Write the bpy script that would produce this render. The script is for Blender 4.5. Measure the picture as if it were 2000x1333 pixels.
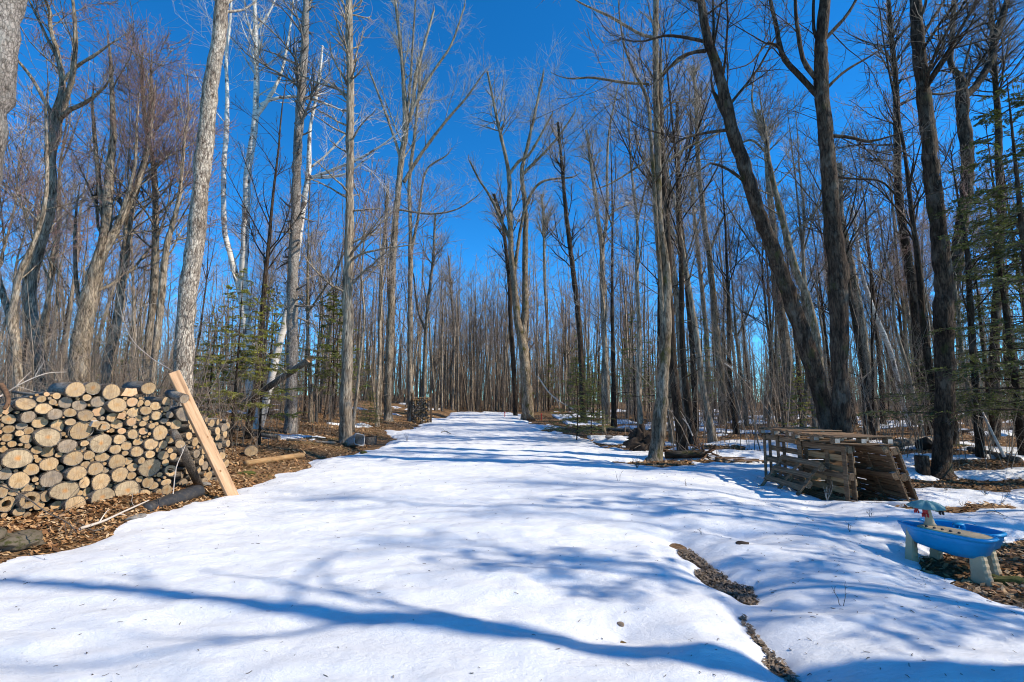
import bpy, math, random
import numpy as np
from mathutils import Vector, Matrix

# ------------------------------------------------------------------ camera, sky, sun
for o in list(bpy.data.objects): bpy.data.objects.remove(o, do_unlink=True)
SC = bpy.context.scene
COL = SC.collection
R = math.radians
CAMZ, FPX, PITCH = 1.6, 944.0, math.atan((785 - 666.5) / 944.0)
cam_d = bpy.data.cameras.new('camera'); cam = bpy.data.objects.new('camera', cam_d); COL.objects.link(cam)
cam.location = (0, 0, CAMZ); cam.rotation_euler = (math.pi / 2 + PITCH, 0, 0)
cam_d.sensor_width = 36; cam_d.lens = FPX / 2000 * 36; cam_d.clip_start = 0.05; cam_d.clip_end = 1000
SC.camera = cam

SUN_AZ, SUN_EL = R(103), R(41)          # clockwise from the view direction (+Y)
SUN_DIR = Vector((math.sin(SUN_AZ) * math.cos(SUN_EL), math.cos(SUN_AZ) * math.cos(SUN_EL), math.sin(SUN_EL)))
w = bpy.data.worlds.new('World'); SC.world = w; w.use_nodes = True
wn, wl = w.node_tree.nodes, w.node_tree.links
wn.clear()
sky = wn.new('ShaderNodeTexSky'); sky.sky_type = 'NISHITA'; sky.sun_disc = False
sky.sun_elevation = SUN_EL; sky.sun_rotation = SUN_AZ
sky.altitude = 1500; sky.air_density = 0.7; sky.dust_density = 0.0; sky.ozone_density = 3.0
hs = wn.new('ShaderNodeHueSaturation'); hs.inputs['Saturation'].default_value = 1.3
bg = wn.new('ShaderNodeBackground'); bg.inputs['Strength'].default_value = 0.15
wo = wn.new('ShaderNodeOutputWorld')
tint = wn.new('ShaderNodeMix'); tint.data_type = 'RGBA'; tint.blend_type = 'MULTIPLY'; tint.inputs[0].default_value = 1; tint.inputs[7].default_value = (.78, 1.40, 1.42, 1)
wl.new(sky.outputs[0], hs.inputs['Color']); wl.new(hs.outputs[0], tint.inputs[6]); wl.new(tint.outputs[2], bg.inputs[0]); wl.new(bg.outputs[0], wo.inputs[0])
sd = bpy.data.lights.new('sun', 'SUN'); sd.energy = 4.4; sd.angle = R(0.53); sd.color = (1.0, 0.90, 0.74)
sun = bpy.data.objects.new('sun', sd); COL.objects.link(sun)
sun.rotation_euler = SUN_DIR.to_track_quat('Z', 'Y').to_euler(); sun.location = (20, -5, 20)
vs = SC.view_settings
vs.view_transform = 'Standard'; vs.look = 'None'; vs.exposure = 0.48; vs.gamma = 1.0; vs.use_curve_mapping = False
SC.render.engine = 'CYCLES'
SC.cycles.max_bounces = 4; SC.cycles.diffuse_bounces = 2; SC.cycles.glossy_bounces = 1; SC.cycles.transmission_bounces = 0; SC.cycles.caustics_reflective = False
SC.cycles.use_denoising = True
SC.cycles.filter_width = 1.05
SC.cycles.use_adaptive_sampling = True; SC.cycles.adaptive_threshold = .02


# ------------------------------------------------------------------ numeric helpers
rng = np.random.default_rng(7)
random.seed(5)
_T = np.random.default_rng(99).random((256, 256))
def vnoise(x, y):
    x = np.asarray(x, float); y = np.asarray(y, float)
    xi = np.floor(x).astype(int); yi = np.floor(y).astype(int)
    fx = x - xi; fy = y - yi
    fx = fx * fx * fx * (fx * (fx * 6 - 15) + 10); fy = fy * fy * fy * (fy * (fy * 6 - 15) + 10)
    a = _T[xi % 256, yi % 256]; b = _T[(xi + 1) % 256, yi % 256]
    c = _T[xi % 256, (yi + 1) % 256]; d = _T[(xi + 1) % 256, (yi + 1) % 256]
    return (a + (b - a) * fx) * (1 - fy) + (c + (d - c) * fx) * fy
def fbm(x, y, o=3):
    s = 0; a = 0.5; t = 0
    for i in range(o):
        s = s + a * vnoise(x * 2 ** i + 17.3 * i, y * 2 ** i + 5.1 * i); t += a; a *= 0.5
    return s / t
def sm(x): 
    x = np.clip(x, 0, 1); return x * x * (3 - 2 * x)

# ------------------------------------------------------------------ terrain
CF = Vector((0, math.cos(PITCH), math.sin(PITCH))); CU = Vector((0, -math.sin(PITCH), math.cos(PITCH)))
def ray(px, py): return Vector(((px - 1000) / FPX, 0, 0)) + CU * ((666.5 - py) / FPX) + CF
def flat(px, py, z=0.0):
    d = ray(px, py); k = (z - CAMZ) / d.z
    for _ in range(25): k = .5 * k + .5 * (z + float(rise(d.y * k)) - CAMZ) / d.z
    return d.x * k, d.y * k
def rise(y): return .022 * np.clip(np.asarray(y, float) - 6, 0, 60)
PATCH = [  # bare places in the snow: cx, cy, ax, ay, rotation
    *[(*flat(a, b, -.14), r, r * 1.9, 0) for a, b, r in ((1322, 1072, .075), (1345, 1088, .10), (1370, 1108, .11), (1398, 1128, .10), (1425, 1146, .085), (1446, 1160, .05), (1468, 1242, .07), (1485, 1262, .085), (1502, 1282, .095), (1520, 1302, .10), (1540, 1325, .10), (1562, 1350, .10))], (*flat(1450, 1062, -.14), .10, .09, 10), (*flat(1212, 1222), .05, .04, 0),
    (*flat(1285, 897), 1.0, .62, 0), (*flat(1345, 893), 1.3, .25, 0), (6.1, 9.5, .62, 1.5, 0), (6.75, 8.05, .95, .28, -6), (6.35, 5.0, 2.0, 1.45, 0), (5.2, 5.5, .75, .55, 0),
    (*flat(1860, 928), 1.5, .55, 5), (*flat(1840, 880), 1.9, .6, 0), (*flat(1370, 850), 1.5, .8, 0), (*flat(1950, 900), 2.6, .8, 8), (*flat(1120, 852), .85, .22, -35), (*flat(1080, 838), .8, .8, -20), (*flat(1055, 824), .8, 2.0, 6),
    (*flat(1900, 850), 3.5, .9, 8), (*flat(1500, 850), 2.2, .7, 0), (*flat(1260, 845), 2.0, .6, 0),
    *[(*flat(a, b), r, r * .8, 0) for a, b, r in ((1345, 848, .6), (1411, 830, .7), (1840, 926, .5), (1710, 844, .6), (1543, 824, .7), (1187, 831, .6), (1141, 828, .6), (1034, 824, .7), (1915, 894, .5), (1862, 870, .6))],
]
def xleft(y): return -5.12 + .3 * sm((y - 9) / 6) + 0.35 * (vnoise(y * .45, y * 0 + 3.3) - .5) + sm((y - 10) / 4) * (1.3 * (vnoise(y * .33, y * 0 + 21.3) - .5) + .8 * (vnoise(y * 1.1, y * 0 + 31.7) - .5)) - .35 * sm((5 - y) / 4)
def xright(y): return 3.45 - 0.125 * np.clip(y - 13, 0, 80) + 40 * sm((14.6 - y) / 2.2) + 1.3 * (vnoise(y * .35, y * 0 + 8.8) - .5) + .9 * (vnoise(y * 1.2, y * 0 + 12.1) - .5)
def snow_d(x, y):
    x = np.asarray(x, float); y = np.asarray(y, float)
    d = np.minimum(x - xleft(y), xright(y) - x)
    d = np.minimum(d, 41 - y + 3 * (vnoise(x * .5, y * .5) - .5))
    wn_ = (fbm(x * .33 + 4, y * .42 + 9, 3) - .50) * 2.2 - .03 - .0035 * np.clip(y - 14, 0, 60)
    wr = np.where(x > 3.0, wn_, -1.0)
    wl_ = (fbm(x * .4 + 40, y * .5 + 19, 3) - .73) * 2.0
    wr = np.where((x < -6.2) & (y > 11), np.minimum(wl_, .3), wr)
    far = sm((y - 11.5) / 3)
    d = np.where(x > 4.2, d * (1 - far) + np.minimum(d, wn_) * far, d)
    d = np.where(((x > 2.8) | (x < -6.2)) & (y > 11), np.maximum(d, wr), d)
    e = (fbm(x * 2.6, y * 2.6, 3) - .5) * (.34 + .5 * sm((y - 11) / 8))
    for cx, cy, ax, ay, a in PATCH:
        c, s = math.cos(R(a)), math.sin(R(a))
        u = ((x - cx) * c + (y - cy) * s) / ax; v = (-(x - cx) * s + (y - cy) * c) / ay
        d = np.minimum(d, (np.sqrt(u * u + v * v) - 1) * min(ax, ay) * 1.0 + e * min(1, 1.1 * min(ax, ay)) )
    return d + e * .8
def ground(x, y):
    x = np.asarray(x, float); y = np.asarray(y, float)
    left = np.clip(-(x + 5.0), 0, None)
    z = 1.15 * np.tanh(.105 * left / 1.15)
    z = z - .13 * sm((x + 5.6) / .9)
    z = z - .10 * sm((x - 3.0) / 2.0) * sm((13 - y) / 4)
    z = z + .16 * np.exp(-(((x + 5.4) / .8) ** 2 + ((y - 7.4) / 1.1) ** 2))
    z = z + rise(y)
    woods = np.clip(np.maximum(-(x + 5.3), x - 3.5) / 2, 0, 1)
    z = z + woods * ((fbm(x * .5, y * .5, 3) - .5) * .28)
    z = z + (fbm(x * 2.1 + 7, y * 2.1, 2) - .5) * .05
    return z
def snow_t(x, y):
    d = snow_d(x, y)
    return np.where(d > 0, .145 * (1 - np.exp(-np.clip(d, 0, None) / .26)) - .004, np.clip(d, -1, 0) * .5 - .004)
def snow_u(x, y):
    u = (fbm(x * .5 + 3, y * 1.1, 2) - .5) * .075 + (fbm(x * 1.7 + y * .5, y * 4.4 + 2, 2) - .5) * .05 + (vnoise(x * 5 + y, y * 10.5) - .5) * .020 + (vnoise(x * 15, y * 19) - .5) * .008
    return u
def snow_z(x, y):
    x = np.asarray(x, float); y = np.asarray(y, float)
    t = snow_t(x, y)
    g = ground(x, y) - (fbm(x * 2.1 + 7, y * 2.1, 2) - .5) * .05 * .6
    return g + t + snow_u(x, y) * np.clip(t / .12, 0, 1)
def surf(x, y): return np.maximum(ground(x, y), snow_z(x, y))

def at(px, py, Y):
    d = ray(px, py); k = Y / d.y
    return Vector((d.x * k, Y, CAMZ + d.z * k))
def zc(p): return Vector((p[0], p[1], p[2] - CAMZ)).dot(CF)
def cast(px, py, zoff=0.0):
    d = ray(px, py); ys = np.concatenate([np.arange(1.5, 20, .02), np.arange(20, 90, .1)])
    xs = d.x / d.y * ys; zs = CAMZ + d.z / d.y * ys
    s = surf(xs, ys) + zoff
    i = np.argmax(zs < s)
    if zs[i] >= s[i]: i = len(ys) - 1
    return Vector((xs[i], ys[i], float(s[i])))

# ------------------------------------------------------------------ mesh helpers
def mesh_np(name, V, F, mats, smooth=True, mi=None):
    """V (n,3); F list of (m,k) int arrays"""
    me = bpy.data.meshes.new(name)
    F = [f for f in F if len(f)]
    nl = sum(f.size for f in F); npoly = sum(len(f) for f in F)
    me.vertices.add(len(V)); me.vertices.foreach_set('co', np.ascontiguousarray(V, np.float32).ravel())
    me.loops.add(nl); me.loops.foreach_set('vertex_index', np.concatenate([f.ravel() for f in F]).astype(np.int32))
    me.polygons.add(npoly)
    tot = np.concatenate([np.full(len(f), f.shape[1], np.int32) for f in F])
    st = np.concatenate([[0], np.cumsum(tot)[:-1]]).astype(np.int32)
    me.polygons.foreach_set('loop_start', st)
    try: me.polygons.foreach_set('loop_total', tot)
    except Exception: pass
    if mi is not None: me.polygons.foreach_set('material_index', np.ascontiguousarray(mi, np.int32))
    me.polygons.foreach_set('use_smooth', np.full(npoly, bool(smooth)))
    for m in mats: me.materials.append(m)
    me.update(calc_edges=True)
    return me
def link(name, me, parent=None, label=None, cat=None, group=None, kind=None, loc=None):
    o = bpy.data.objects.new(name, me); COL.objects.link(o)
    if parent: o.parent = parent
    if label: o['label'] = label
    if cat: o['category'] = cat
    if group: o['group'] = group
    if kind: o['kind'] = kind
    if loc is not None: o.location = loc
    return o

class MB:
    """collects verts/faces with any polygon size"""
    def __init__(s): s.v = []; s.f = []; s.m = []
    def add(s, vs, fs, m=0):
        b = len(s.v); s.v += [tuple(v) for v in vs]; s.f += [tuple(i + b for i in f) for f in fs]; s.m += [m] * len(fs)
    def loft(s, rings, cap0=True, cap1=True, m=0, closed=True):
        k = len(rings[0]); vs = [p for r in rings for p in r]; fs = []
        for i in range(len(rings) - 1):
            for j in range(k if closed else k - 1):
                a = i * k + j; b = i * k + (j + 1) % k
                fs.append((a, b, b + k, a + k))
        if cap0: fs.append(tuple(range(k - 1, -1, -1)))
        if cap1: fs.append(tuple((len(rings) - 1) * k + j for j in range(k)))
        s.add(vs, fs, m)
    def box(s, c, d, rot=None, bev=0.0, m=0):
        hx, hy, hz = [q / 2 for q in d]
        if bev <= 0:
            vs = [Vector((x, y, z)) for z in (-hz, hz) for x, y in ((-hx, -hy), (hx, -hy), (hx, hy), (-hx, hy))]
            fs = [(3, 2, 1, 0), (4, 5, 6, 7), (0, 1, 5, 4), (1, 2, 6, 5), (2, 3, 7, 6), (3, 0, 4, 7)]
            if rot: vs = [rot @ v for v in vs]
            s.add([v + Vector(c) for v in vs], fs, m)
        else:
            b = bev
            def ring(z, i): return [Vector(q) for q in ((-hx + b + i, -hy + i, z), (hx - b - i, -hy + i, z), (hx - i, -hy + b + i, z), (hx - i, hy - b - i, z), (hx - b - i, hy - i, z), (-hx + b + i, hy - i, z), (-hx + i, hy - b - i, z), (-hx + i, -hy + b + i, z))]
            rs = [ring(-hz, b), ring(-hz + b, 0), ring(hz - b, 0), ring(hz, b)]
            if rot: rs = [[rot @ v for v in r] for r in rs]
            s.loft([[v + Vector(c) for v in r] for r in rs], m=m)
    def mesh(s, name, mats, smooth=False):
        me = bpy.data.meshes.new(name); me.from_pydata(s.v, [], s.f)
        for m in mats: me.materials.append(m)
        me.polygons.foreach_set('material_index', s.m); me.polygons.foreach_set('use_smooth', [smooth] * len(s.f))
        me.update(); return me

def tubes(P, Rr, K, phase=None):
    """P (N,S,3), Rr (N,S) -> verts, quads"""
    N, S, _ = P.shape
    T = np.gradient(P, axis=1); T /= np.linalg.norm(T, axis=2, keepdims=True) + 1e-9
    mean = np.abs(T.mean(1)); ax = np.argmin(mean, axis=1)
    ref = np.zeros((N, 3)); ref[np.arange(N), ax] = 1
    U = np.cross(T, ref[:, None, :]); U /= np.linalg.norm(U, axis=2, keepdims=True) + 1e-9
    W = np.cross(T, U)
    a = np.arange(K) / K * 2 * np.pi
    V = P[:, :, None, :] + Rr[:, :, None, None] * (U[:, :, None, :] * np.cos(a)[None, None, :, None] + W[:, :, None, :] * np.sin(a)[None, None, :, None])
    idx = np.arange(N * S * K).reshape(N, S, K)
    A = idx[:, :-1, :]; B = np.roll(A, -1, axis=2); C = idx[:, 1:, :]; D = np.roll(C, -1, axis=2)
    F = np.stack([A, C, D, B], -1).reshape(-1, 4)
    return V.reshape(-1, 3), F
class TB:
    def __init__(s): s.V = []; s.F = []; s.M = []; s.n = 0
    def add(s, V, F, m=0):
        s.V.append(V); s.F.append(F + s.n); s.M.append(np.full(len(F), m)); s.n += len(V)
    def tube(s, P, Rr, K, m=0): s.add(*tubes(P, Rr, K), m)
    def mesh(s, name, mats, smooth=True, off=None):
        V = np.concatenate(s.V)
        if off is not None: V = V - np.array(off)[None]
        fs = {}
        for f, m in zip(s.F, s.M): fs.setdefault(f.shape[1], []).append((f, m))
        F = []; M = []
        for k in fs:
            F.append(np.concatenate([q[0] for q in fs[k]])); M.append(np.concatenate([q[1] for q in fs[k]]))
        return mesh_np(name, V, F, mats, smooth, np.concatenate(M))

def resample(pts, rad, n):
    """Catmull-Rom resample of a polyline to n points evenly by length"""
    p = np.array(pts, float); r = np.array(rad, float)
    if len(p) == 2:
        t = np.linspace(0, 1, n)[:, None]; return p[0] * (1 - t) + p[1] * t, r[0] * (1 - t[:, 0]) + r[1] * t[:, 0]
    q = np.vstack([2 * p[0] - p[1], p, 2 * p[-1] - p[-2]]); out = []; ro = []
    for i in range(len(p) - 1):
        a, b, c, d = q[i:i + 4]
        for t in np.linspace(0, 1, 13)[:-1]:
            out.append(.5 * (2 * b + (c - a) * t + (2 * a - 5 * b + 4 * c - d) * t * t + (3 * b - a - 3 * c + d) * t ** 3)); ro.append(r[i] * (1 - t) + r[i + 1] * t)
    out.append(p[-1]); ro.append(r[-1]); out = np.array(out); ro = np.array(ro)
    L = np.concatenate([[0], np.cumsum(np.linalg.norm(np.diff(out, axis=0), axis=1))])
    s = np.linspace(0, L[-1], n)
    return np.stack([np.interp(s, L, out[:, k]) for k in range(3)], 1), np.interp(s, L, ro)

def spawn(g, P, Rr, n, trange, ang, length, S, up=.3, wander=.25, rr=.5, rmin=.004, taper=.25, lenpow=1.0, prefer=None):
    """n children grown from tubes P(N,S0,3): returns (n,S,3),(n,S)"""
    N, S0, _ = P.shape
    L = np.linalg.norm(np.diff(P, axis=1), axis=2).sum(1)
    pr = L ** lenpow if prefer is None else prefer
    par = g.choice(N, n, p=pr / pr.sum())
    t = g.uniform(trange[0], trange[1], n)
    f = t * (S0 - 1); i = np.minimum(f.astype(int), S0 - 2); fr = (f - i)[:, None]
    p0 = P[par, i] * (1 - fr) + P[par, i + 1] * fr
    r0 = Rr[par, i] * (1 - fr[:, 0]) + Rr[par, i + 1] * fr[:, 0]
    T = P[par, i + 1] - P[par, i]; T /= np.linalg.norm(T, axis=1, keepdims=True) + 1e-9
    rnd = g.normal(size=(n, 3)); side = rnd - (rnd * T).sum(1, keepdims=True) * T; side /= np.linalg.norm(side, axis=1, keepdims=True) + 1e-9
    a = np.radians(g.uniform(ang[0], ang[1], n))[:, None]
    d = T * np.cos(a) + side * np.sin(a)
    ln = length(L[par], t, g, n) / (S - 1)
    out = np.zeros((n, S, 3)); out[:, 0] = p0
    curl = g.normal(size=(n, 3)) * wander * .5
    for k in range(1, S):
        d = d + (g.normal(size=(n, 3)) * wander + curl) / (S - 1) * 1.4 + np.array([0, 0, up]) / (S - 1)
        d /= np.linalg.norm(d, axis=1, keepdims=True)
        out[:, k] = out[:, k - 1] + d * ln[:, None]
    rb = np.maximum(r0 * rr, rmin)
    tt = np.linspace(0, 1, S)[None]
    return out, np.maximum(rb[:, None] * (1 - tt * (1 - taper)), rmin * .8)

# ------------------------------------------------------------------ materials
def nt(name):
    m = bpy.data.materials.new(name); m.use_nodes = True
    n = m.node_tree.nodes; n.clear()
    return m, n, m.node_tree.links
def N(n, t, **k):
    q = n.new(t)
    for a, b in k.items():
        if a in q.inputs.keys(): q.inputs[a].default_value = b
        else: setattr(q, a, b)
    return q
def ramp(n, stops, interp='LINEAR'):
    q = n.new('ShaderNodeValToRGB'); q.color_ramp.interpolation = interp
    e = q.color_ramp.elements
    while len(e) < len(stops): e.new(.5)
    for el, (p, c) in zip(e, stops): el.position = p; el.color = (*c, 1) if len(c) == 3 else c
    return q
def mapping(n, l, scale, src='Object', rot=(0, 0, 0)):
    tc = n.new('ShaderNodeTexCoord'); mp = n.new('ShaderNodeMapping'); mp.inputs['Scale'].default_value = scale; mp.inputs['Rotation'].default_value = rot
    l.new(tc.outputs[src], mp.inputs[0]); return mp
def finish(n, l, col, rough=.85, height=None, bump=.5, dist=.01, spec=.3):
    p = n.new('ShaderNodeBsdfPrincipled'); o = n.new('ShaderNodeOutputMaterial')
    if isinstance(col, tuple): p.inputs['Base Color'].default_value = (*col, 1)
    else: l.new(col, p.inputs['Base Color'])
    p.inputs['Roughness'].default_value = rough; p.inputs['Specular IOR Level'].default_value = spec
    if height is not None:
        b = n.new('ShaderNodeBump'); b.inputs['Strength'].default_value = bump; b.inputs['Distance'].default_value = dist
        l.new(height, b.inputs['Height']); l.new(b.outputs[0], p.inputs['Normal'])
    l.new(p.outputs[0], o.inputs[0]); return p
def vary(n, l, col, lo=.75, hi=1.25, src='Random', hue=0.0):
    """value varies from object to object (or island to island)"""
    if src == 'Random': s = n.new('ShaderNodeObjectInfo').outputs['Random']
    else: s = n.new('ShaderNodeNewGeometry').outputs['Random Per Island']
    mr = n.new('ShaderNodeMapRange'); mr.inputs['To Min'].default_value = lo; mr.inputs['To Max'].default_value = hi
    l.new(s, mr.inputs[0]); h = n.new('ShaderNodeHueSaturation'); l.new(col, h.inputs['Color']); l.new(mr.outputs[0], h.inputs['Value'])
    return h.outputs[0]
def mat_bark(name, dark, light, patch=None, scale=(6, 6, 1.1), lichen=.5, bump=.8, dist=.02, moss=None, mossamt=.5, rnd=(.85, 1.2), lichencol=(.34, .34, .31)):
    m, n, l = nt(name)
    mp = mapping(n, l, scale)
    a = N(n, 'ShaderNodeTexNoise', Scale=3.0, Detail=8.0, Roughness=.68, Distortion=.5); l.new(mp.outputs[0], a.inputs['Vector'])
    r1 = ramp(n, [(.38, dark), (.60, light)]); l.new(a.outputs[0], r1.inputs[0])
    v = N(n, 'ShaderNodeTexVoronoi', Scale=3.4, feature='DISTANCE_TO_EDGE'); l.new(mp.outputs[0], v.inputs['Vector'])
    vr = ramp(n, [(0, (.35, .35, .35)), (.13, (1, 1, 1))]); l.new(v.outputs['Distance'], vr.inputs[0])
    mx = N(n, 'ShaderNodeMix', data_type='RGBA', blend_type='MULTIPLY'); mx.inputs[0].default_value = .8
    l.new(r1.outputs[0], mx.inputs[6]); l.new(vr.outputs[0], mx.inputs[7])
    col = mx.outputs[2]
    mp2 = mapping(n, l, (1.6, 1.6, .9))
    b = N(n, 'ShaderNodeTexNoise', Scale=3.2, Detail=6.0, Roughness=.6); l.new(mp2.outputs[0], b.inputs['Vector'])
    r2 = ramp(n, [(.52, (0, 0, 0)), (.66, (1, 1, 1))]); l.new(b.outputs[0], r2.inputs[0])
    mulp = N(n, 'ShaderNodeMath', operation='MULTIPLY'); mulp.inputs[1].default_value = lichen; l.new(r2.outputs[0], mulp.inputs[0])
    m2 = N(n, 'ShaderNodeMix', data_type='RGBA'); l.new(mulp.outputs[0], m2.inputs[0]); l.new(col, m2.inputs[6]); m2.inputs[7].default_value = (*lichencol, 1)
    col = m2.outputs[2]
    if moss:
        c = N(n, 'ShaderNodeTexNoise', Scale=2.3, Detail=5.0, Roughness=.65); l.new(mp2.outputs[0], c.inputs['Vector'])
        r3 = ramp(n, [(.62 - .16 * mossamt, (0, 0, 0)), (.72 - .1 * mossamt, (1, 1, 1))]); l.new(c.outputs[0], r3.inputs[0])
        m3 = N(n, 'ShaderNodeMix', data_type='RGBA'); l.new(r3.outputs[0], m3.inputs[0]); l.new(col, m3.inputs[6]); m3.inputs[7].default_value = (*moss, 1)
        col = m3.outputs[2]
    mp3 = mapping(n, l, (1, 1, .5)); bb = N(n, 'ShaderNodeTexNoise', Scale=2.6, Detail=3.0, Roughness=.6); l.new(mp3.outputs[0], bb.inputs['Vector'])
    rb = ramp(n, [(.35, (.55, .52, .5)), (.6, (1, 1, 1))]); l.new(bb.outputs[0], rb.inputs[0])
    mb_ = N(n, 'ShaderNodeMix', data_type='RGBA', blend_type='MULTIPLY'); mb_.inputs[0].default_value = 1; l.new(col, mb_.inputs[6]); l.new(rb.outputs[0], mb_.inputs[7]); col = mb_.outputs[2]
    col = vary(n, l, col, *rnd)
    ad = N(n, 'ShaderNodeMath', operation='MULTIPLY'); l.new(a.outputs[0], ad.inputs[0]); l.new(vr.outputs[0], ad.inputs[1])
    finish(n, l, col, .9, ad.outputs[0], bump, dist, .2)
    return m
M = {}
M['bark'] = mat_bark('bark_grey', (.10, .072, .048), (.58, .465, .335), rnd=(.7, 1.1))
M['bark_dark'] = mat_bark('bark_dark_mossy', (.022, .013, .0085), (.105, .070, .046), lichen=.35, lichencol=(.25, .215, .17), moss=(.06, .055, .02), mossamt=.25, dist=.03, rnd=(.8, 1.1))  # colour deepened to stand in for shade on the right-hand trunks
M['bark_moss'] = mat_bark('bark_moss', (.085, .063, .042), (.38, .30, .21), lichen=.3, moss=(.10, .085, .022), mossamt=.55, dist=.02)
M['bark_flaky'] = mat_bark('bark_flaky', (.14, .10, .075), (.70, .60, .48), scale=(6.5, 6.5, 2.6), lichen=.3, bump=1.0, dist=.03)
M['bark_furrow'] = mat_bark('bark_furrowed', (.13, .095, .066), (.60, .485, .355), scale=(8, 8, .6), lichen=.15, bump=1.0, dist=.025)
M['bark_spruce'] = mat_bark('bark_spruce', (.13, .108, .09), (.42, .365, .315), scale=(8, 8, 4), lichen=.45, bump=.9, dist=.015)
def mat_birch():
    m, n, l = nt('birch_bark')
    mp = mapping(n, l, (1.3, 1.3, 14)); a = N(n, 'ShaderNodeTexNoise', Scale=2.2, Detail=5.0, Roughness=.65); l.new(mp.outputs[0], a.inputs['Vector'])
    r1 = ramp(n, [(.36, (.06, .05, .045)), (.44, (.62, .57, .51)), (.8, (.76, .72, .66))]); l.new(a.outputs[0], r1.inputs[0])
    mp2 = mapping(n, l, (3, 3, 1.2)); b = N(n, 'ShaderNodeTexNoise', Scale=1.3, Detail=6.0, Roughness=.6); l.new(mp2.outputs[0], b.inputs['Vector'])
    r2 = ramp(n, [(.57, (0, 0, 0)), (.64, (1, 1, 1))]); l.new(b.outputs[0], r2.inputs[0])
    mx = N(n, 'ShaderNodeMix', data_type='RGBA'); l.new(r2.outputs[0], mx.inputs[0]); l.new(r1.outputs[0], mx.inputs[6]); mx.inputs[7].default_value = (.12, .085, .07, 1)
    finish(n, l, mx.outputs[2], .75, a.outputs[0], .5, .01, .25); return m
M['birch'] = mat_birch()
def mat_twig(name, c, lo=.7, hi=1.4):
    m, n, l = nt(name)
    rgb = N(n, 'ShaderNodeRGB'); rgb.outputs[0].default_value = (*c, 1)
    col = vary(n, l, rgb.outputs[0], lo, hi, 'island'); finish(n, l, col, .6, spec=.4); return m
M['twig'] = mat_twig('twig', (.34, .25, .185))
M['twig_red'] = mat_twig('twig_reddish', (.27, .155, .128))
M['twig_pale'] = mat_twig('twig_pale', (.46, .39, .325))
M['twig_dark'] = mat_twig('twig_dark', (.10, .078, .06))
M['brush'] = mat_twig('brush_stem', (.27, .205, .145), .4, 1.4)
M['brush_dark'] = mat_twig('brush_stem_dark', (.23, .17, .12), .4, 1.5)
def mat_needle(name, c):
    m = mat_twig(name, c, .5, 1.5); n, l = m.node_tree.nodes, m.node_tree.links
    p = [q for q in n if q.type == 'BSDF_PRINCIPLED'][0]; o = [q for q in n if q.type == 'OUTPUT_MATERIAL'][0]; src = p.inputs['Base Color'].links[0].from_socket
    t = n.new('ShaderNodeBsdfTranslucent'); l.new(src, t.inputs[0]); x = n.new('ShaderNodeMixShader'); x.inputs[0].default_value = .4
    l.new(p.outputs[0], x.inputs[1]); l.new(t.outputs[0], x.inputs[2]); l.new(x.outputs[0], o.inputs[0]); return m
M['needle'] = mat_needle('needle', (.36, .35, .06))
M['needle_dark'] = mat_needle('needle_dark', (.095, .12, .03))
def mat_leaf():
    m, n, l = nt('dead_leaf')
    s = n.new('ShaderNodeNewGeometry').outputs['Random Per Island']
    r = ramp(n, [(0, (.07, .034, .017)), (.25, (.22, .105, .042)), (.5, (.38, .20, .08)), (.75, (.47, .29, .14)), (.92, (.55, .40, .24)), (1, (.34, .13, .035))]); l.new(s, r.inputs[0])
    finish(n, l, r.outputs[0], .7, spec=.3); return m
M['leaf'] = mat_leaf()
def mat_ground():
    m, n, l = nt('forest_floor')
    mp = mapping(n, l, (1, 1, 1))
    a = N(n, 'ShaderNodeTexNoise', Scale=26.0, Detail=9.0, Roughness=.75); l.new(mp.outputs[0], a.inputs['Vector'])
    r1 = ramp(n, [(.33, (.05, .028, .015)), (.5, (.20, .115, .055)), (.66, (.38, .245, .135))]); l.new(a.outputs[0], r1.inputs[0])
    b = N(n, 'ShaderNodeTexNoise', Scale=1.4, Detail=6.0, Roughness=.6); l.new(mp.outputs[0], b.inputs['Vector'])
    r2 = ramp(n, [(.56, (0, 0, 0)), (.68, (1, 1, 1))]); l.new(b.outputs[0], r2.inputs[0])
    k = N(n, 'ShaderNodeMath', operation='MULTIPLY'); k.inputs[1].default_value = .55; l.new(r2.outputs[0], k.inputs[0])
    mx = N(n, 'ShaderNodeMix', data_type='RGBA'); l.new(k.outputs[0], mx.inputs[0]); l.new(r1.outputs[0], mx.inputs[6]); mx.inputs[7].default_value = (.12, .105, .03, 1)
    finish(n, l, mx.outputs[2], .95, a.outputs[0], 1.0, .04, .15); return m
M['ground'] = mat_ground()
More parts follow.
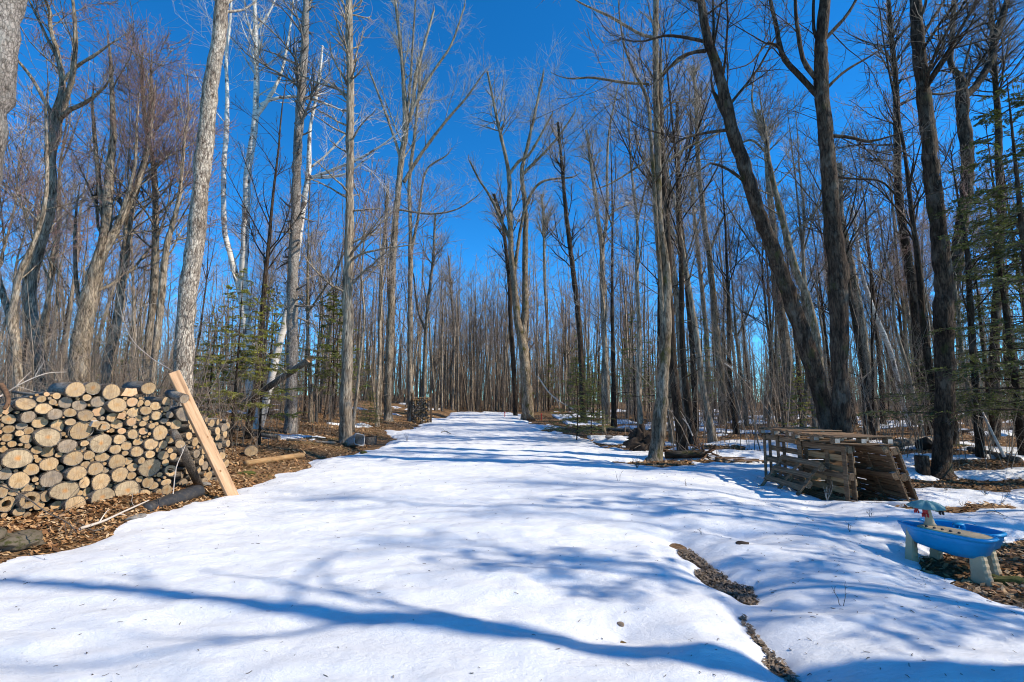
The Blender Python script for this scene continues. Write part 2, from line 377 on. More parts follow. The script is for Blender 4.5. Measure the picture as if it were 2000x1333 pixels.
def mat_snow():
    m, n, l = nt('snow')
    mp = mapping(n, l, (1, 1.6, 1))
    a = N(n, 'ShaderNodeTexNoise', Scale=38.0, Detail=9.0, Roughness=.8); l.new(mp.outputs[0], a.inputs['Vector'])
    b = N(n, 'ShaderNodeTexNoise', Scale=9.0, Detail=5.0, Roughness=.6); l.new(mp.outputs[0], b.inputs['Vector'])
    ad = N(n, 'ShaderNodeMath', operation='MULTIPLY_ADD'); ad.inputs[1].default_value = .7; l.new(a.outputs[0], ad.inputs[0]); l.new(b.outputs[0], ad.inputs[2])
    c = N(n, 'ShaderNodeTexNoise', Scale=2.1, Detail=7.0, Roughness=.7); l.new(mp.outputs[0], c.inputs['Vector'])
    r = ramp(n, [(.3, (.76, .76, .76)), (.55, (.84, .845, .85)), (.75, (.89, .895, .90))]); l.new(c.outputs[0], r.inputs[0])
    v = N(n, 'ShaderNodeTexNoise', Scale=120.0, Detail=2.0); l.new(mp.outputs[0], v.inputs['Vector'])
    r2 = ramp(n, [(.20, (.45, .38, .30)), (.27, (1, 1, 1))]); l.new(v.outputs[0], r2.inputs[0])
    mx = N(n, 'ShaderNodeMix', data_type='RGBA', blend_type='MULTIPLY'); mx.inputs[0].default_value = 1; l.new(r.outputs[0], mx.inputs[6]); l.new(r2.outputs[0], mx.inputs[7])
    finish(n, l, mx.outputs[2], .55, ad.outputs[0], .75, .03, .35); return m
M['snow'] = mat_snow()
def mat_wood(name, cols, scale=(2, 40, 40), rough=.8, rnd=(.75, 1.2), bump=.4):
    m, n, l = nt(name)
    mp = mapping(n, l, scale); oi = n.new('ShaderNodeObjectInfo')
    va = N(n, 'ShaderNodeVectorMath', operation='MULTIPLY_ADD'); va.inputs[1].default_value = (37, 37, 37)
    l.new(oi.outputs['Random'], va.inputs[0]); l.new(mp.outputs[0], va.inputs[2])
    a = N(n, 'ShaderNodeTexNoise', Scale=1.0, Detail=7.0, Roughness=.65, Distortion=.6); l.new(va.outputs[0], a.inputs['Vector'])
    r1 = ramp(n, [(.28, cols[0]), (.5, cols[1]), (.72, cols[2])]); l.new(a.outputs[0], r1.inputs[0])
    col = vary(n, l, r1.outputs[0], *rnd); finish(n, l, col, rough, a.outputs[0], bump, .006, .25); return m
M['pallet'] = mat_wood('pallet_wood_weathered', ((.065, .036, .019), (.19, .112, .06), (.36, .235, .135)))
M['pallet_sunlit'] = mat_wood('pallet_wood_sunlit', ((.22, .12, .05), (.42, .25, .12), (.52, .34, .18)))  # orange tone painted in for sunlight on the shelter's inner boards
M['endgrain'] = mat_wood('block_end_grain', ((.30, .25, .20), (.45, .39, .32), (.55, .50, .43)), (14, 14, 14))
M['timber'] = mat_wood('sawn_timber', ((.27, .155, .085), (.52, .32, .18), (.62, .42, .26)), (22, 22, 1.6), rnd=(1, 1), bump=.3)
M['split'] = mat_wood('split_wood', ((.30, .15, .06), (.46, .27, .12), (.55, .38, .20)), (30, 30, 3), rnd=(.7, 1.15))
def mat_cut(name, c0, c1, heart, grey):
    """saw-cut end of a log: rings round the local axis, radial checks, stained heart"""
    m, n, l = nt(name)
    tc = n.new('ShaderNodeTexCoord'); oi = n.new('ShaderNodeObjectInfo')
    va = N(n, 'ShaderNodeVectorMath', operation='MULTIPLY_ADD'); va.inputs[1].default_value = (19, 23, 29)
    l.new(oi.outputs['Random'], va.inputs[0]); l.new(tc.outputs['Object'], va.inputs[2])
    nz = N(n, 'ShaderNodeTexNoise', Scale=14.0, Detail=5.0, Roughness=.6); l.new(va.outputs[0], nz.inputs['Vector'])
    sep = n.new('ShaderNodeSeparateXYZ'); l.new(tc.outputs['Object'], sep.inputs[0])
    cb = n.new('ShaderNodeCombineXYZ'); l.new(sep.outputs[0], cb.inputs[0]); l.new(sep.outputs[1], cb.inputs[1])
    ln = N(n, 'ShaderNodeVectorMath', operation='LENGTH'); l.new(cb.outputs[0], ln.inputs[0])
    rad = N(n, 'ShaderNodeMath', operation='MULTIPLY_ADD'); rad.inputs[1].default_value = .02; l.new(nz.outputs[0], rad.inputs[0]); l.new(ln.outputs['Value'], rad.inputs[2])
    mu = N(n, 'ShaderNodeMath', operation='MULTIPLY'); mu.inputs[1].default_value = 520; l.new(rad.outputs[0], mu.inputs[0])
    si = N(n, 'ShaderNodeMath', operation='SINE'); l.new(mu.outputs[0], si.inputs[0])
    # saw marks: streaks across
    mp = N(n, 'ShaderNodeMapping'); mp.inputs['Scale'].default_value = (90, 7, 1); mp.inputs['Rotation'].default_value = (0, 0, .9); l.new(va.outputs[0], mp.inputs[0])
    sw = N(n, 'ShaderNodeTexNoise', Scale=1.0, Detail=5.0, Roughness=.7); l.new(mp.outputs[0], sw.inputs['Vector'])
    su = N(n, 'ShaderNodeMath', operation='MULTIPLY_ADD'); su.inputs[1].default_value = .05; l.new(si.outputs[0], su.inputs[0]); l.new(sw.outputs[0], su.inputs[2])
    r1 = ramp(n, [(.28, c0), (.62, c1)]); l.new(su.outputs[0], r1.inputs[0])
    # blotches of grey weathering
    bl = N(n, 'ShaderNodeTexNoise', Scale=9.0, Detail=6.0, Roughness=.65); l.new(va.outputs[0], bl.inputs['Vector'])
    rb = ramp(n, [(.45, (0, 0, 0)), (.66, (1, 1, 1))]); l.new(bl.outputs[0], rb.inputs[0])
    kb = N(n, 'ShaderNodeMath', operation='MULTIPLY'); kb.inputs[1].default_value = .9; l.new(rb.outputs[0], kb.inputs[0])
    mx = N(n, 'ShaderNodeMix', data_type='RGBA'); l.new(kb.outputs[0], mx.inputs[0]); l.new(r1.outputs[0], mx.inputs[6]); mx.inputs[7].default_value = (*grey, 1)
    # heart
    rh = ramp(n, [(.036, (1, 1, 1)), (.085, (0, 0, 0))]); rad2 = N(n, 'ShaderNodeMath', operation='MULTIPLY_ADD'); rad2.inputs[1].default_value = .09; l.new(bl.outputs[0], rad2.inputs[0]); l.new(ln.outputs['Value'], rad2.inputs[2]); l.new(rad2.outputs[0], rh.inputs[0])
    kh = N(n, 'ShaderNodeMath', operation='MULTIPLY'); kh.inputs[1].default_value = .8; l.new(rh.outputs[0], kh.inputs[0])
    mh = N(n, 'ShaderNodeMix', data_type='RGBA'); l.new(kh.outputs[0], mh.inputs[0]); l.new(mx.outputs[2], mh.inputs[6]); mh.inputs[7].default_value = (*heart, 1)
    # checks
    an = N(n, 'ShaderNodeMath', operation='ARCTAN2'); l.new(sep.outputs[1], an.inputs[0]); l.new(sep.outputs[0], an.inputs[1])
    c2 = n.new('ShaderNodeCombineXYZ'); l.new(an.outputs[0], c2.inputs[0]); l.new(oi.outputs['Random'], c2.inputs[1])
    vz = N(n, 'ShaderNodeTexNoise', Scale=3.2, Detail=3.0, Roughness=.6); l.new(c2.outputs[0], vz.inputs['Vector'])
    rv = ramp(n, [(.485, (1, 1, 1)), (.5, (.32, .27, .22)), (.515, (1, 1, 1))]); l.new(vz.outputs[0], rv.inputs[0])
    mc = N(n, 'ShaderNodeMix', data_type='RGBA', blend_type='MULTIPLY'); mc.inputs[0].default_value = .75; l.new(mh.outputs[2], mc.inputs[6]); l.new(rv.outputs[0], mc.inputs[7])
    col = vary(n, l, mc.outputs[2], .78, 1.15)
    finish(n, l, col, .85, sw.outputs[0], .5, .006, .2); return m
M['cut_tan'] = mat_cut('cut_wood_tan', (.26, .165, .085), (.50, .34, .18), (.36, .19, .07), (.33, .24, .155))
M['cut_pale'] = mat_cut('cut_wood_pale', (.31, .20, .105), (.58, .40, .215), (.36, .20, .08), (.30, .215, .14))
M['cut_grey'] = mat_cut('cut_wood_grey', (.17, .125, .085), (.38, .29, .20), (.24, .16, .09), (.17, .14, .115))
M['cut_heart'] = mat_cut('cut_wood_orange_heart', (.27, .195, .115), (.50, .375, .23), (.52, .19, .02), (.25, .18, .11))
M['cut_fresh'] = mat_cut('cut_wood_fresh', (.50, .30, .15), (.66, .43, .25), (.52, .27, .12), (.44, .27, .15))
M['bark_log'] = mat_bark('log_bark', (.11, .085, .062), (.36, .29, .225), scale=(16, 16, 5), lichen=.45, bump=.8, dist=.012, rnd=(.65, 1.25))
def mat_plain(name, c, rough=.5, nscale=8, amt=.15, spec=.4, bump=.1, dirt=None):
    m, n, l = nt(name)
    mp = mapping(n, l, (1, 1, 1)); a = N(n, 'ShaderNodeTexNoise', Scale=float(nscale), Detail=6.0, Roughness=.65); l.new(mp.outputs[0], a.inputs['Vector'])
    d = dirt or tuple(q * .6 for q in c)
    r = ramp(n, [(.3, tuple(q * (1 - amt) for q in c)), (.6, c)]) if not dirt else ramp(n, [(.36, d), (.5, c)])
    l.new(a.outputs[0], r.inputs[0]); finish(n, l, r.outputs[0], rough, a.outputs[0], bump, .004, spec); return m
M['blue'] = mat_plain('blue_plastic', (.008, .30, .62), .38, 6, .2)
M['beige'] = mat_plain('beige_plastic', (.58, .43, .25), .55, 9, .15)
M['greyblue'] = mat_plain('grey_green_plastic', (.13, .28, .28), .5, 14, .2)
M['red'] = mat_plain('red_plastic', (.50, .02, .015), .4, 9, .2)
M['green'] = mat_plain('green_plastic', (.01, .13, .05), .4, 9, .2)
M['darkpl'] = mat_plain('dark_plastic', (.03, .03, .035), .5, 9, .2)
M['black'] = mat_plain('black_plastic', (.028, .029, .032), .55, 12, .3, dirt=(.07, .06, .05))
M['greypl'] = mat_plain('grey_plastic', (.36, .34, .32), .6, 10, .25, dirt=(.22, .19, .16))
M['stone'] = mat_plain('stone', (.13, .105, .075), .95, 16, .5, bump=1.0, dirt=(.05, .05, .016), spec=.1)
M['stonegrey'] = mat_plain('grey_stone', (.24, .22, .20), .9, 9, .5, bump=.8)
M['gravel'] = mat_plain('gravel', (.24, .18, .125), .95, 40, .6, bump=1.0)
M['rot'] = mat_plain('rotten_wood', (.16, .085, .045), .95, 18, .7, bump=1.0)
M['soil'] = mat_plain('root_soil', (.055, .037, .026), .95, 14, .6, bump=1.0)
M['moss'] = mat_plain('moss', (.085, .09, .014), .95, 22, .6, bump=1.0)
M['knot'] = mat_plain('wood_knot', (.30, .15, .06), .8, 30, .4)
M['frost'] = mat_plain('snowy_board', (.62, .62, .63), .8, 9, .3, dirt=(.28, .24, .2))

# ------------------------------------------------------------------ ground and snow
def axis(segs):
    out = []
    for a, b, s in segs: out.append(np.arange(a, b, s))
    out.append([segs[-1][1]]); return np.concatenate(out)
def grid(xs, ys, zf, keep=None):
    X, Y = np.meshgrid(xs, ys); Z = zf(X, Y); nx, ny = len(xs), len(ys)
    V = np.stack([X.ravel(), Y.ravel(), Z.ravel()], 1); I = np.arange(nx * ny).reshape(ny, nx)
    F = np.stack([I[:-1, :-1], I[:-1, 1:], I[1:, 1:], I[1:, :-1]], -1).reshape(-1, 4)
    if keep is not None:
        k = keep(X, Y).ravel(); F = F[k[F].any(1)]
        u = np.unique(F); mp = np.full(len(V), -1); mp[u] = np.arange(len(u)); V = V[u]; F = mp[F]
    return V, F
gx = axis([(-400, -60, 20), (-60, -24, 1.5), (-24, -10, .25), (-10, 12, .13), (12, 26, .3), (26, 60, 1.5), (60, 401, 20)])
gy = axis([(-60, -6, 4), (-6, 1.5, .5), (1.5, 14, .13), (14, 30, .3), (30, 70, 1.0), (70, 501, 15)])
V, F = grid(gx, gy, ground)
link('ground', mesh_np('ground', V, [F], [M['ground']]), kind='structure', label='brown leaf covered forest floor')
sx = axis([(-30, -7, .3), (-7, -5.6, .08), (-5.6, 6.6, .045), (6.6, 12, .10), (12, 40, .35)])
sy = axis([(-12, 1.6, .5), (1.6, 8, .042), (8, 15, .07), (15, 30, .2), (30, 46, .6)])
V, F = grid(sx, sy, snow_z, lambda x, y: snow_t(x, y) > -.03)
link('snow', mesh_np('snow', V, [F], [M['snow']]), kind='structure', label='old snow lying on the woodland drive and between the trees')

# ------------------------------------------------------------------ bare trees
UP = np.array([0, 0, 1.0])
def stem3d(pts, Y, drift=0.0):
    P = []; Rr = []
    for i, (x, y, wd) in enumerate(pts):
        p = at(x, y, Y + drift * i)
        P.append(p); Rr.append(wd / 2 * zc(p) / FPX)
    return P, Rr
def twigs(tb, g, P1, R1, n2, n3, len2=(.30, .6), len3=(.25, .6), mb=0, mt=1, up=.35, K2=3, S2=5, S3=3, r3=.0042, wander=.4):
    """second and third order growth on first order branches"""
    P2, R2 = spawn(g, P1, R1, n2, (.18, .98), (25, 60), lambda L, t, q, n: L * q.uniform(len2[0], len2[1], n) * (1.15 - t * .7), S2, up, wander, .55, .006)
    tb.tube(P2, R2, K2 + 1 if K2 == 3 else K2, mb)
    A = np.concatenate([P2]); 
    P3, R3 = spawn(g, P2, R2, n3, (.1, 1.0), (20, 58), lambda L, t, q, n: np.clip(L * q.uniform(len3[0], len3[1], n), .14, 1.3), S3, up * .8, wander, .6, r3)
    tb.tube(P3, R3, 3, mt)
    return P2, R2
def build_tree(name, label, group, cat, stems, bark, twigmat, n1, n2, n3, g, crown_from=.35, l1=(.9, 2.6), ang1=(30, 65), up1=.55, sides=12, wander1=.5, parent_base=None, jitter=.05, tips=True, taper1=.3, short=False):
    """stems: list of (P list, R list); first is the trunk. parts: trunk, limbs, crown"""
    base = parent_base
    tr = TB(); lims = []; cr = TB(); allP = []; allR = []
    SS = 26
    for k, (p, r) in enumerate(stems):
        L = sum((Vector(p[i + 1]) - Vector(p[i])).length for i in range(len(p) - 1))
        n = max(8, min(60, int(L / .2)))
        q, rr = resample(p, r, n)
        j = g.normal(size=q.shape) * rr[:, None] * .06; j[0] = 0; q = q + j
        rr = rr * (1 + g.normal(size=len(rr)) * jitter)
        K = sides if k == 0 else max(6, sides - 4)
        V, F = tubes(q[None], rr[None], K)
        if k == 0 or True:
            nr = 1 + .055 * np.sin(np.arange(len(V)) % K / K * 2 * np.pi * 3 + np.repeat(np.arange(n), K) * .35) + g.normal(size=len(V)) * .018
            c = np.repeat(q, K, axis=0); V = c + (V - c) * nr[:, None]
        if k == 0: tr.add(V, F)
        else: lt = TB(); lt.add(V, F); lims.append(lt)
        q2, r2 = resample(p, r, SS); allP.append(q2); allR.append(r2)
    root = link(name, None, label=label, cat=cat, group=group, loc=base)
    root.empty_display_size = .2
    link('trunk', tr.mesh('trunk', [bark], off=base), root)
    for lt in lims: link('limb', lt.mesh('limb', [bark], off=base), root)
    AP = np.stack(allP); AR = np.stack(allR)
    Ln = np.linalg.norm(np.diff(AP, axis=1), axis=2).sum(1); pref = Ln.copy(); pref[0] *= 1 - crown_from * .7
    # trunk bearing only above crown_from; limbs from .2
    sub = AP.copy(); subR = AR.copy()
    i0 = int(crown_from * (SS - 1)); idx = np.linspace(i0, SS - 1, SS)
    for c in range(3): sub[0, :, c] = np.interp(idx, np.arange(SS), AP[0, :, c])
    subR[0] = np.interp(idx, np.arange(SS), AR[0])
    P1, R1 = spawn(g, sub, subR, n1 if short else int(n1 * .62) + 2, (.06, .97), ang1, lambda L, t, q, n: q.uniform(l1[0], l1[1], n) * (1 if short else 1.45) * (1.1 - .75 * t), 8, up1, wander1, .30, .010, taper1, prefer=pref)
    cr.tube(P1, R1, 5, 0)
    if tips:   # stem tips bear twigs as well
        tipP = sub[:, SS // 2:, :]; 
        t8 = np.stack([[np.interp(np.linspace(0, tipP.shape[1] - 1, 8), np.arange(tipP.shape[1]), tipP[i, :, c]) for c in range(3)] for i in range(len(tipP))]).transpose(0, 2, 1)
        rt = subR[:, -1:] * np.ones((1, 8))
        PP = np.concatenate([P1, t8]); RR = np.concatenate([R1, np.maximum(rt, .01) * np.linspace(1, .6, 8)[None]])
    else: PP, RR = P1, R1
    twigs(cr, g, PP, RR, int(n2 * .72), int(n3 * .95))
    link('crown', cr.mesh('crown', [bark, twigmat], off=base), root)
    return root
def to_ground(P, Rr, sink=.12, flare=1.35):
    """bring the lowest trunk point down to the soil, with a root flare"""
    p0, p1 = Vector(P[0]), Vector(P[1]); d = (p0 - p1).normalized()
    if d.z > -.2: d = Vector((0, 0, -1))
    q = p0.copy()
    for _ in range(400):
        if q.z <= float(surf(q.x, q.y)): break
        q = q + d * .03
    h = (q - p0).length
    Rr = list(Rr); P = list(P)
    if h > .45:
        P = [q + (p0 - q).normalized() * .3] + P; Rr = [Rr[0] * 1.06] + Rr
    elif h > .02: P[0] = q + (Vector(P[0]) - q).normalized() * .03
    P = [q + d * sink, q] + P[0:]; Rr = [Rr[0] * flare * 1.25, Rr[0] * flare] + Rr
    return P, Rr, q
def hero(name, label, pts, Y=None, bark='bark', twig='twig', limbs=(), height=15, n1=26, n2=190, n3=900, crown_from=.4, l1=(.8, 2.4), ang1=(32, 68), up1=.5, cat='tree', group=None, seed=1, topdir=None, sides=12, base_px=None, **kw):
    g = np.random.default_rng(seed)
    if Y is None: Y = cast(pts[0][0], pts[0][1]).y
    P, Rr = stem3d(pts, Y)
    P, Rr, base = to_ground(P, Rr)
    # up beyond the picture
    top = Vector(P[-1]); d = (Vector(P[-1]) - Vector(P[-2])).normalized(); rt = Rr[-1]
    if top.z < height:
        n = 4; h = (height - top.z) / n
        for i in range(1, n + 1):
            d = (d + Vector((g.normal() * .06, g.normal() * .06, .25))).normalized()
            top = top + d * h; P.append(top); Rr.append(max(rt * (1 - i / n * .88), .012))
    stems = [(P, Rr)]
    for lm in limbs:
        q, r = stem3d(lm, Y, drift=g.uniform(-.12, .12))
        q[0] = at(lm[0][0], lm[0][1], Y)
        dd = (q[-1] - q[-2]).normalized(); e = q[-1].copy(); ext = 1.6 if lm[-1][1] < 12 else .7
        for i in (1, 2):
            dd = (dd + Vector((g.normal() * .12, g.normal() * .12, .18))).normalized(); e = e + dd * ext / 2; q.append(e); r.append(max(r[-1] * .55, .008))
        stems.append((q, r))
    return build_tree(name, label, group, cat, stems, M[bark], M[twig], n1, n2, n3, g, crown_from, l1, ang1, up1, sides, parent_base=base, **kw)

# ------------------------------------------------------------------ the trees one can tell apart (axis points traced x, y, width; built at their own distance)
hero('bare_tree', 'thick rough grey trunk cut off by the upper left corner', [(-150, 1010, 92), (-122, 760, 84), (-80, 450, 78), (-38, 230, 75), (-14, 90, 72), (3, 0, 68)], Y=6.2, bark='bark_spruce', seed=11, height=13, n1=16, n2=90, n3=300, crown_from=.7)
hero('bare_tree', 'S-curved tree with a knotted collar where five limbs fan out', [(86, 790, 20), (85, 750, 19), (76, 700, 19), (66, 640, 20), (58, 590, 21), (58, 548, 21), (68, 500, 22), (82, 460, 21), (91, 425, 20), (97, 385, 18), (101, 350, 17), (98, 312, 17), (105, 278, 17), (109, 252, 19), (108, 232, 21), (114, 205, 11), (122, 160, 10), (113, 110, 9), (99, 55, 7), (98, 25, 6), (88, 0, 5)], Y=11, bark='bark', seed=12, twig='twig_red', height=11.5, crown_from=.7, n1=34, n2=300, n3=1500,
     limbs=[[(107, 236, 9), (88, 200, 7), (70, 165, 6), (45, 130, 5), (26, 112, 4)], [(116, 236, 11), (130, 190, 10), (143, 140, 9), (147, 70, 7), (142, 0, 5)], [(112, 236, 9), (135, 216, 8), (165, 202, 7), (188, 185, 5), (205, 170, 4)], [(122, 160, 7), (150, 130, 6), (185, 108, 5), (216, 86, 3)], [(110, 110, 6), (90, 70, 5), (62, 12, 4)]])
hero('bare_tree', 'forked dark tree at the left edge behind the woodpile', [(38, 800, 14), (37, 762, 14), (31, 676, 15), (24, 628, 17), (28, 591, 11), (37, 543, 10), (54, 500, 9), (71, 460, 8), (84, 418, 7), (92, 350, 6), (90, 240, 5)], Y=10.5, seed=13, twig='twig_red', height=9, n1=22, n2=200, n3=900, limbs=[[(24, 630, 13), (10, 590, 11), (-2, 550, 10), (-12, 480, 8), (-5, 380, 6)]])
hero('bare_tree', 'ragged multi-stemmed tree leaning right behind the stacked logs', [(153, 790, 34), (154, 719, 33), (160, 662, 30), (171, 605, 28), (182, 548, 24), (194, 505, 22), (206, 455, 19), (211, 375, 15), (216, 319, 13), (221, 263, 11), (219, 188, 8), (216, 120, 6)], Y=12.5, bark='bark', seed=14, twig='twig_red', height=12, crown_from=.3, n1=34, n2=380, n3=1900,
     limbs=[[(208, 450, 12), (196, 380, 9), (188, 300, 7), (180, 200, 5)], [(190, 520, 13), (222, 460, 12), (250, 400, 11), (274, 345, 10), (290, 285, 7), (300, 200, 5)], [(165, 640, 10), (150, 560, 7), (146, 480, 6), (150, 400, 4)], [(200, 480, 10), (232, 430, 8), (262, 330, 6), (268, 230, 4)]], ang1=(25, 60), l1=(1.4, 3.6))
hero('bare_tree', 'straight middle stem of the clump behind the woodpile', [(208, 780, 18), (211, 705, 17), (228, 634, 16), (236, 577, 15), (242, 520, 15), (248, 463, 14), (255, 410, 12), (274, 345, 10), (290, 270, 8), (296, 180, 6)], Y=13.2, seed=15, twig='twig_red', height=12, n1=34, n2=330, n3=1700, ang1=(22, 55), l1=(1.0, 3.0))
hero('bare_tree', 'slim tree with an S-bent top left of the scaly trunk', [(283, 790, 14), (285, 719, 14), (296, 620, 13), (302, 548, 13), (303, 463, 12), (304, 413, 11), (300, 319, 9), (289, 275, 8), (279, 188, 6), (277, 130, 5)], Y=13.5, seed=16, twig='twig_red', height=12, n1=32, n2=300, n3=1500, ang1=(22, 55))
hero('bare_tree', 'slim leaning tree just left of the big scaly trunk', [(298, 790, 13), (299, 733, 13), (308, 648, 12), (316, 577, 12), (322, 505, 12), (329, 465, 10), (338, 434, 9), (352, 370, 7), (360, 280, 5)], Y=12.8, seed=17, twig='twig_red', height=11, n1=26, n2=230, n3=1200)
hero('bare_tree', 'big scaly grey trunk leaning right behind the propped plank', [(352, 900, 37), (357, 740, 34), (361, 662, 33), (367, 587, 32), (378, 512, 31), (385, 437, 30), (391, 375, 28), (399, 300, 29), (407, 225, 27), (415, 150, 26), (427, 75, 25), (433, 0, 22)], Y=10, bark='bark_flaky', seed=18, height=14, n1=18, n2=110, n3=400, crown_from=.75, sides=16)
hero('birch_tree', 'tall white birch with twin stems and a broken stub', [(494, 806, 19), (488, 719, 17), (481, 644, 17), (475, 569, 16), (477, 512, 15), (479, 450, 14), (484, 338, 13), (493, 281, 13), (499, 225, 12), (501, 131, 9), (499, 56, 8), (497, 0, 7)], Y=17.5, bark='birch', twig='twig_pale', seed=19, height=15, n1=24, n2=190, n3=900, crown_from=.5, cat='birch',
     limbs=[[(476, 600, 12), (452, 505, 11), (439, 449, 10), (437, 338, 9), (442, 262, 9), (444, 188, 7), (442, 112, 6), (450, 40, 4), (452, 0, 4)], [(500, 228, 9), (518, 203, 8), (540, 165, 6), (553, 130, 5), (566, 60, 4), (572, 10, 3)], [(508, 205, 6), (535, 193, 6), (590, 190, 5), (640, 205, 4), (668, 216, 3)], [(499, 60, 5), (520, 35, 4), (537, 0, 3)]])
hero('birch_tree', 'leaning white birch partly hidden behind the dead spruce trunk', [(512, 814, 15), (527, 756, 14), (539, 700, 13), (550, 655, 13), (559, 617, 12), (575, 520, 12), (590, 420, 11), (597, 375, 11), (603, 330, 10), (606, 250, 6), (622, 170, 5), (630, 90, 4)], Y=18, bark='birch', twig='twig_pale', seed=20, height=11, n1=16, n2=150, n3=700, crown_from=.62, cat='birch',
     limbs=[[(602, 345, 6), (640, 347, 5), (680, 338, 4), (706, 318, 3)], [(600, 352, 7), (650, 332, 6), (700, 311, 5), (740, 288, 4), (772, 264, 3)], [(604, 330, 5), (640, 300, 4), (690, 245, 3)]])
hero('spruce_tree', 'dead spruce trunk with short bare twigs, left of the drive', [(569, 846, 25), (569, 737, 21), (571, 644, 20), (572, 569, 20), (574, 494, 20), (577, 437, 20), (580, 338, 17), (585, 225, 16), (591, 150, 15), (596, 75, 13), (598, 0, 11)], bark='bark_spruce', twig='twig_dark', seed=21, height=14, n1=60, n2=190, n3=420, crown_from=.22, short=True, l1=(.3, 1.2), ang1=(65, 105), up1=-.1, cat='spruce')
hero('bare_tree', 'tall straight furrowed trunk beside the grey plastic tub', [(675, 868, 28), (676, 775, 22), (680, 587, 20), (682, 450, 17), (683, 375, 15), (684, 188, 14), (683, 90, 13), (682, 0, 12)], bark='bark_furrow', seed=22, height=16, n1=36, n2=190, n3=700, crown_from=.3, l1=(.6, 2.0), ang1=(50, 85), up1=.1, sides=14)
hero('bare_tree', 'tall maple with a wide fan of ascending limbs left of the drive', [(758, 822, 17), (758, 745, 15), (763, 642, 14), (766, 538, 13), (771, 452, 13), (775, 400, 12), (783, 319, 11), (792, 250, 11), (788, 161, 8), (781, 75, 6), (772, 0, 5)], bark='bark', twig='twig_pale', seed=23, height=17, n1=40, n2=420, n3=2200, crown_from=.55, l1=(1.2, 3.6), ang1=(18, 45), up1=.6,
     limbs=[[(793, 248, 8), (805, 215, 8), (812, 150, 7), (827, 94, 5), (845, 30, 4)], [(789, 356, 8), (811, 319, 7), (837, 281, 6), (875, 232, 5), (912, 190, 4), (940, 150, 3)], [(785, 320, 6), (770, 270, 5), (745, 200, 4), (722, 140, 3)], [(778, 410, 4), (840, 418, 4), (890, 410, 3), (930, 385, 2)], [(800, 225, 6), (840, 150, 5), (880, 90, 4), (905, 20, 3)], [(792, 250, 6), (800, 180, 5), (806, 90, 4), (812, 0, 3)]])
hero('bare_tree', 'thin straight tree left of the fan-limbed maple', [(742, 812, 9), (742, 676, 8), (745, 538, 8), (752, 452, 7), (757, 380, 6)], seed=24, height=15, n1=22, n2=170, n3=700, crown_from=.45)
hero('bare_tree', 'straight tree splitting into two stems by the far firewood stack', [(801, 823, 12), (801, 745, 10), (801, 607, 9), (802, 503, 9), (801, 430, 7), (800, 356, 7), (810, 262, 6), (817, 188, 5), (823, 100, 4)], seed=25, twig='twig_pale', height=14.5, n1=26, n2=230, n3=1100, crown_from=.5, ang1=(20, 50), limbs=[[(804, 490, 6), (819, 412, 5), (826, 356, 4), (838, 326, 4), (868, 307, 3)]])
hero('bare_tree', 'thin forked tree standing against the far firewood stack', [(828, 812, 8), (832, 642, 7), (840, 560, 6), (846, 503, 5), (850, 420, 4)], seed=26, twig='twig', height=14, n1=20, n2=170, n3=700, crown_from=.35, limbs=[[(832, 650, 5), (815, 600, 4), (808, 540, 3)]], ang1=(20, 50))
hero('bare_tree', 'thin lone tree at the far left end of the drive', [(889, 800, 6), (887, 700, 5), (886, 642, 5), (880, 555, 4), (876, 500, 3)], seed=27, height=15, twig='twig', n1=20, n2=170, n3=800, crown_from=.35)
hero('bare_tree', 'double-stemmed maple at the right edge of the drive', [(1033, 822, 24), (1027, 737, 19), (1019, 662, 18), (1010, 622, 14), (1004, 550, 12), (999, 494, 11), (995, 412, 10), (994, 340, 8), (977, 262, 6), (966, 210, 5), (952, 140, 4)], bark='bark_moss', seed=28, twig='twig_pale', height=15, n1=40, n2=420, n3=2200, crown_from=.5, l1=(1.2, 3.4), ang1=(22, 55), up1=.55,
     limbs=[[(1021, 662, 14), (1026, 587, 12), (1025, 512, 11), (1027, 437, 10), (1025, 400, 9), (1019, 337, 8), (1029, 292, 7), (1045, 220, 5), (1060, 150, 4)], [(1003, 545, 7), (1018, 440, 6), (1034, 386, 5), (1060, 355, 5), (1115, 347, 3)], [(995, 340, 6), (1014, 315, 6), (1035, 300, 5), (1075, 230, 4)], [(997, 470, 7), (960, 390, 5), (935, 350, 4), (920, 320, 3)], [(1022, 340, 6), (1080, 280, 5), (1120, 225, 3)]])
hero('birch_tree', 'slim patchy-barked stem just left of the double-stemmed maple', [(1007, 812, 9), (1003, 719, 9), (997, 625, 8), (995, 550, 8), (989, 494, 7), (980, 430, 6), (965, 380, 5)], bark='bark_dark', seed=29, height=14, n1=22, n2=200, n3=900, crown_from=.5, ang1=(20, 50))
hero('bare_tree', 'thin upright tree behind the small fir right of the drive', [(1072, 796, 7), (1070, 662, 6), (1064, 550, 6), (1062, 437, 5), (1058, 380, 4)], seed=30, height=16, n1=22, n2=180, n3=900, crown_from=.45)
hero('bare_tree', 'dark tree leaning left, rising through the small fir', [(1141, 826, 13), (1136, 737, 11), (1132, 644, 10), (1124, 569, 10), (1115, 494, 9), (1106, 419, 8), (1097, 319, 6), (1090, 240, 5)], bark='bark_dark', seed=31, height=14, n1=24, n2=220, n3=1100, crown_from=.45, ang1=(22, 55))
